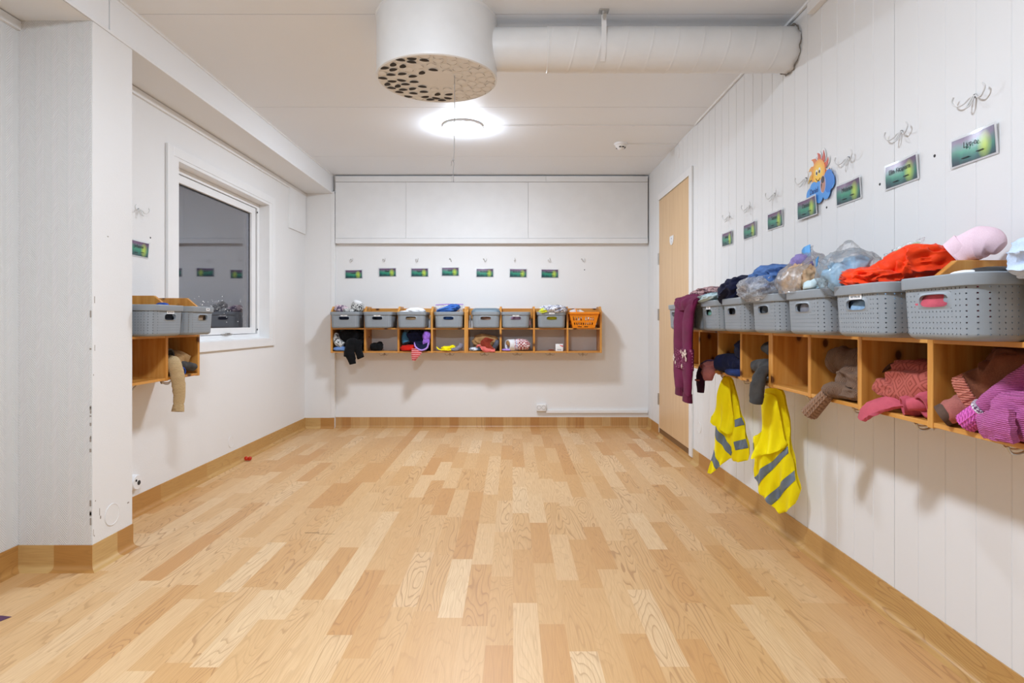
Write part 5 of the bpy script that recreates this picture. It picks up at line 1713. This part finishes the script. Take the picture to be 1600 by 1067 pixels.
garment('patterned_mitten', 'red and white knitted mitten beside the white hat', 'mitten', 'D', 1, L_, tube([(.125, .05, .055), (.16, .045, .062), (.21, .04, .058), (.255, .035, .040)], [.048, .054, .052, .030], 24, 34, wr=.04, wf=24, seed=193), pattern_fabric('nordic_red_white', 'checker', srgb(224, 206, 206), srgb(150, 34, 44), 70),
        [('white_band', tube([(.138, .048, .058), (.152, .046, .060)], [.0535, .055], 24, 6), pattern_fabric('white_band_dots', 'checker', srgb(230, 228, 236), srgb(120, 112, 160), 90)), ('cuff', tube([(.105, .052, .048), (.132, .05, .056)], [.046, .050], 24, 8), fabric('violet_cuff', srgb(170, 156, 200), srgb(130, 116, 166)))])
garment('lilac_cloth', 'lilac cloth under the white hat', 'cloth', 'D', 1, L_, lump((.045, .03, .010), (.045, .035, .012), (0, 0, 0), 194, .1, 2, .8, 3, .0005), fabric('lilac_trim_knit', (.5, .4, .6)))
bx = garment('carton', 'small white carton with a red corner in the right back unit', 'box', 'D', 2, L_, box(.190, .257, .015, .075, .0005, .066), SMOOTHW, bevel=.001)
mk('red_print', merge(([(.222, .0138, .060), (.257, .0138, .050), (.257, .0138, .040), (.235, .0138, .048)], [(0, 1, 2, 3)])), plain('carton_red', srgb(226, 66, 56), .5), bx, smooth=False)
mk('lettering', xform(text_geo('PlusFix', .014, .0002, .044), (.224, .0136, .014)), plain('carton_blue', srgb(50, 70, 100), .5), bx, smooth=False)
garment('dark_red_cloth', 'tiny dark red cloth beside the white carton', 'cloth', 'D', 2, L_, lump((.150, .06, .006), (.028, .02, .008), (0, 0, 0), 196, .1, 2, .85, 3, .0005), _mats['brick_red_knit'])
# ---- on top of the back baskets
garment('patterned_hat', 'black and white patterned hat on the leftmost back basket', 'hat', 'C', 0, T_, merge(lump((.220, .03, .046), (.058, .06, .052), (0, .2, 0), 201, .08, 1.6, .9, 4), lump((.15, .0, .010), (.05, .05, .024), (0, 0, 0), 202, .1, 2, .85, 4)), GREYPR, [('white_crown', lump((.228, .02, .082), (.042, .045, .024), (0, .35, 0), 203, .06, 1.5, .9, 4), WHITEC)])
garment('pink_cloth', 'pale pink and plum cloth on the leftmost back basket', 'cloth', 'C', 0, T_, merge(lump((.080, .03, .026), (.065, .05, .034), (0, .25, 0), 204, .15, 2.2, .85, 4)), pattern_fabric('pink_plum_print', 'marble', srgb(222, 200, 206), srgb(110, 92, 116), 18))
garment('white_cloth', 'white cloth heaped on the third back basket', 'cloth', 'C', 2, T_, merge(lump((.150, -.02, .008), (.085, .06, .030), (0, 0, 0), 205, .1, 1.8, .9, 4), lump((.06, -.04, .0), (.045, .05, .012), (0, 0, 0), 206, .1, 1.8, .9, 3)), WHITEC)
garment('blue_cloth', 'blue cloth heaped on the fourth back basket', 'cloth', 'C', 3, T_, merge(lump((.145, -.02, .022), (.100, .06, .032), (0, -.25, 0), 207, .16, 2.2, .85, 5), lump((.19, -.01, .046), (.05, .05, .026), (0, 0, 0), 208, .14, 2.2, .85, 4)), fabric('cobalt_cloth', srgb(64, 112, 190), srgb(38, 72, 140)))
garment('zip_bag', 'clear zip bag with a purple strip behind the blue cloth', 'zip bag', 'C', 3, T_, merge(patch([[(.02, .06, -.02), (.14, .055, -.02), (.27, .06, -.02)], [(.02, .06, .03), (.14, .05, .032), (.27, .06, .03)], [(.018, .062, .072), (.14, .058, .078), (.275, .064, .076)]], 20, 14, .002, .003, 24, 209)), BAGM, [('purple_strip', patch([[(.018, .058, .063), (.14, .054, .069), (.275, .06, .067)], [(.018, .058, .070), (.14, .054, .076), (.275, .06, .074)]], 16, 4, .003), plain('purple_zip_plastic', srgb(170, 120, 206), .35))])
garment('white_cloth', 'white and grey cloths heaped on the basket next to the orange one', 'cloth', 'D', 2, T_, merge(lump((.165, .0, .025), (.115, .08, .036), (0, 0, 0), 211, .16, 2.4, .85, 5), lump((.24, .0, .02), (.05, .06, .03), (0, 0, 0), 212, .12, 2.2, .85, 4)), pattern_fabric('white_grey_cloth', 'marble', srgb(226, 226, 232), srgb(140, 142, 160), 24))
garment('yellow_cloth', 'lime yellow cloth at the left of the basket next to the orange one', 'cloth', 'D', 2, T_, lump((.085, -.01, .008), (.055, .06, .026), (0, -.2, 0), 213, .14, 2.2, .85, 4), fabric('lime_cloth', srgb(222, 226, 60), srgb(170, 176, 40)))
garment('paper_sheet', 'folded white papers standing in the orange basket', 'paper', 'D', 3, T_, merge(patch([[(.02, .02, -.04), (.06, .0, -.04), (.09, .02, -.04)], [(.01, .02, .012), (.05, .0, .026), (.095, .02, .018)]], 8, 8, .002), patch([[(.10, .04, -.04), (.13, .03, -.04), (.17, .05, -.04)], [(.10, .04, .020), (.115, .03, .022), (.165, .05, -.006)]], 8, 8, .002)), STICKER)
garment('paper_bundle', 'crumpled papers lying inside the orange basket', 'paper', 'D', 3, 'shelf', lump((.155, .09, .05), (.085, .09, .045), (0, 0, 0), 215, .18, 2.4, .8, 4), pattern_fabric('paper_mix', 'marble', srgb(230, 226, 220), srgb(120, 50, 50), 14))
for u, k, x, nm in (('C', 2, .283, 'white sheet tucked beside the third back basket'), ('D', 0, .018, 'white sheet tucked left of the lidded basket'), ('D', 1, .272, 'white sheet tucked right of the sixth back basket')):
    garment('paper_sheet', nm, 'paper', u, k, 'shelf', patch([[(x - .008, .03, .004), (x + .004, .07, .004), (x + .003, .12, .004)], [(x - .003, .03, .06), (x - .001, .07, .06), (x + .002, .12, .06)], [(x - .006, .03, .115), (x - .002, .07, .12), (x + .002, .12, .12)]], 8, 10, .002, .001, 20, 5), STICKER)

# ================================================================== HI-VIS VESTS (hanging from the hooks under the far unit)
EU, EN = (.6606, -.7507, 0), (-.7507, -.6606, 0)


def vest(name, label, o, main, flaps, bands, seed, hang):
    fr_ = ((o[0], o[1], 0), EU, EN)
    top = max(p[1] for p in main)
    def wave(u, z, ph=0.0, base=0.0):
        d = top - z
        s = np.clip(d / .25, 0, 1)
        return base + s * (.012 * np.sin(u * 62 + z * 9 + ph) + .007 * np.sin(u * 130 - z * 22 + ph * 2)) + .006 * np.sin(z * 18 + u * 20 + ph)
    root = mk(name, merge(polysheet(main, lambda u, z: wave(u, z), fr_, .003, .010, 1), polysheet([(p[0] * .96, top - (top - p[1]) * .985) for p in main], lambda u, z: wave(u, z, .8, -.022), fr_, .003, .012, 1)), YEL, ang=80)
    tag(root, label, 'safety vest', 'yellow safety vests')
    mk('strap_loop', tube(hang, .004, 8, 20), YEL, root)
    for poly, ph, base, tilt in flaps:
        zz = max(p[1] for p in poly)
        mk('flap', polysheet(poly, lambda u, z, ph=ph, base=base, tilt=tilt, zz=zz: wave(u, z, ph, base) + tilt * np.clip(zz - z, 0, 1) + .010 * np.sin((zz - z) * 22), fr_, .003, .009, 1), YEL, root, ang=80)
    for poly, ph, base, tilt, zz in bands:
        mk('reflective_band', polysheet(poly, lambda u, z, ph=ph, base=base, tilt=tilt, zz=zz: wave(u, z, ph, base) + (tilt * np.clip(zz - z, 0, 1) + .010 * np.sin((zz - z) * 22) if zz else 0) + .0022, fr_, .0015, .008, 0), REFL, root, ang=80)
    return root


V1main = [(.014, .709), (.036, .716), (.063, .686), (.093, .524), (.115, .453), (.136, .371), (.158, .288), (.075, .262), (.041, .284), (-.009, .227), (-.088, .156), (-.074, .241), (-.046, .365), (-.032, .451), (-.02, .50), (-.004, .631)]
V1flap = [(.014, .705), (.036, .712), (.06, .686), (.067, .563), (.073, .415), (.041, .412), (.009, .427), (-.032, .441), (-.067, .468), (-.032, .544), (-.004, .631)]
vest('safety_vest', 'yellow safety vest hanging from the shelf hook nearest the door', (1.13, 3.2), V1main, [(V1flap, 2.0, .018, .04)],
     [([(-.032, .44), (-.039, .389), (.038, .287), (.067, .315)], 0, 0, 0, 0), ([(-.061, .304), (-.073, .245), (-.037, .203), (-.008, .229)], 0, 0, 0, 0),
      ([(.070, .486), (.104, .502), (.113, .463), (.076, .449)], 0, 0, 0, 0), ([(.078, .374), (.131, .394), (.141, .347), (.084, .329)], 0, 0, 0, 0)], 1,
     [(1.16, 3.21, .695), (1.15, 3.205, .712), (1.135, 3.195, .705)])
V2main = [(-.02, .706), (-.001, .715), (.04, .717), (.066, .703), (.077, .627), (.088, .562), (.086, .479), (.11, .373), (.137, .261), (.052, .163), (.013, .203), (-.015, .23), (-.051, .246), (-.054, .274), (-.077, .321), (-.060, .408), (-.071, .455), (-.071, .493), (-.036, .506), (-.018, .555), (-.02, .623)]
V2flap = [(-.018, .69), (.034, .70), (.060, .66), (.074, .513), (.088, .478), (.04, .441), (-.015, .425), (-.054, .398), (-.051, .426), (-.029, .492), (-.016, .58)]
vest('safety_vest', 'yellow safety vest under the grey mittens, farther from the door', (1.12, 2.6), V2main, [(V2flap, 1.4, .020, .06)],
     [([(-.071, .306), (-.029, .358), (.034, .413), (.0845, .474), (.089, .446), (.04, .387), (-.004, .338), (-.049, .275)], 0, 0, 0, 0), ([(-.013, .229), (.11, .375), (.118, .337), (.013, .205)], 0, 0, 0, 0),
      ([(-.069, .465), (-.058, .469), (-.057, .424), (-.063, .424)], 0, 0, 0, 0)], 2,
     [(1.155, 2.62, .695), (1.15, 2.61, .714), (1.135, 2.60, .705)])
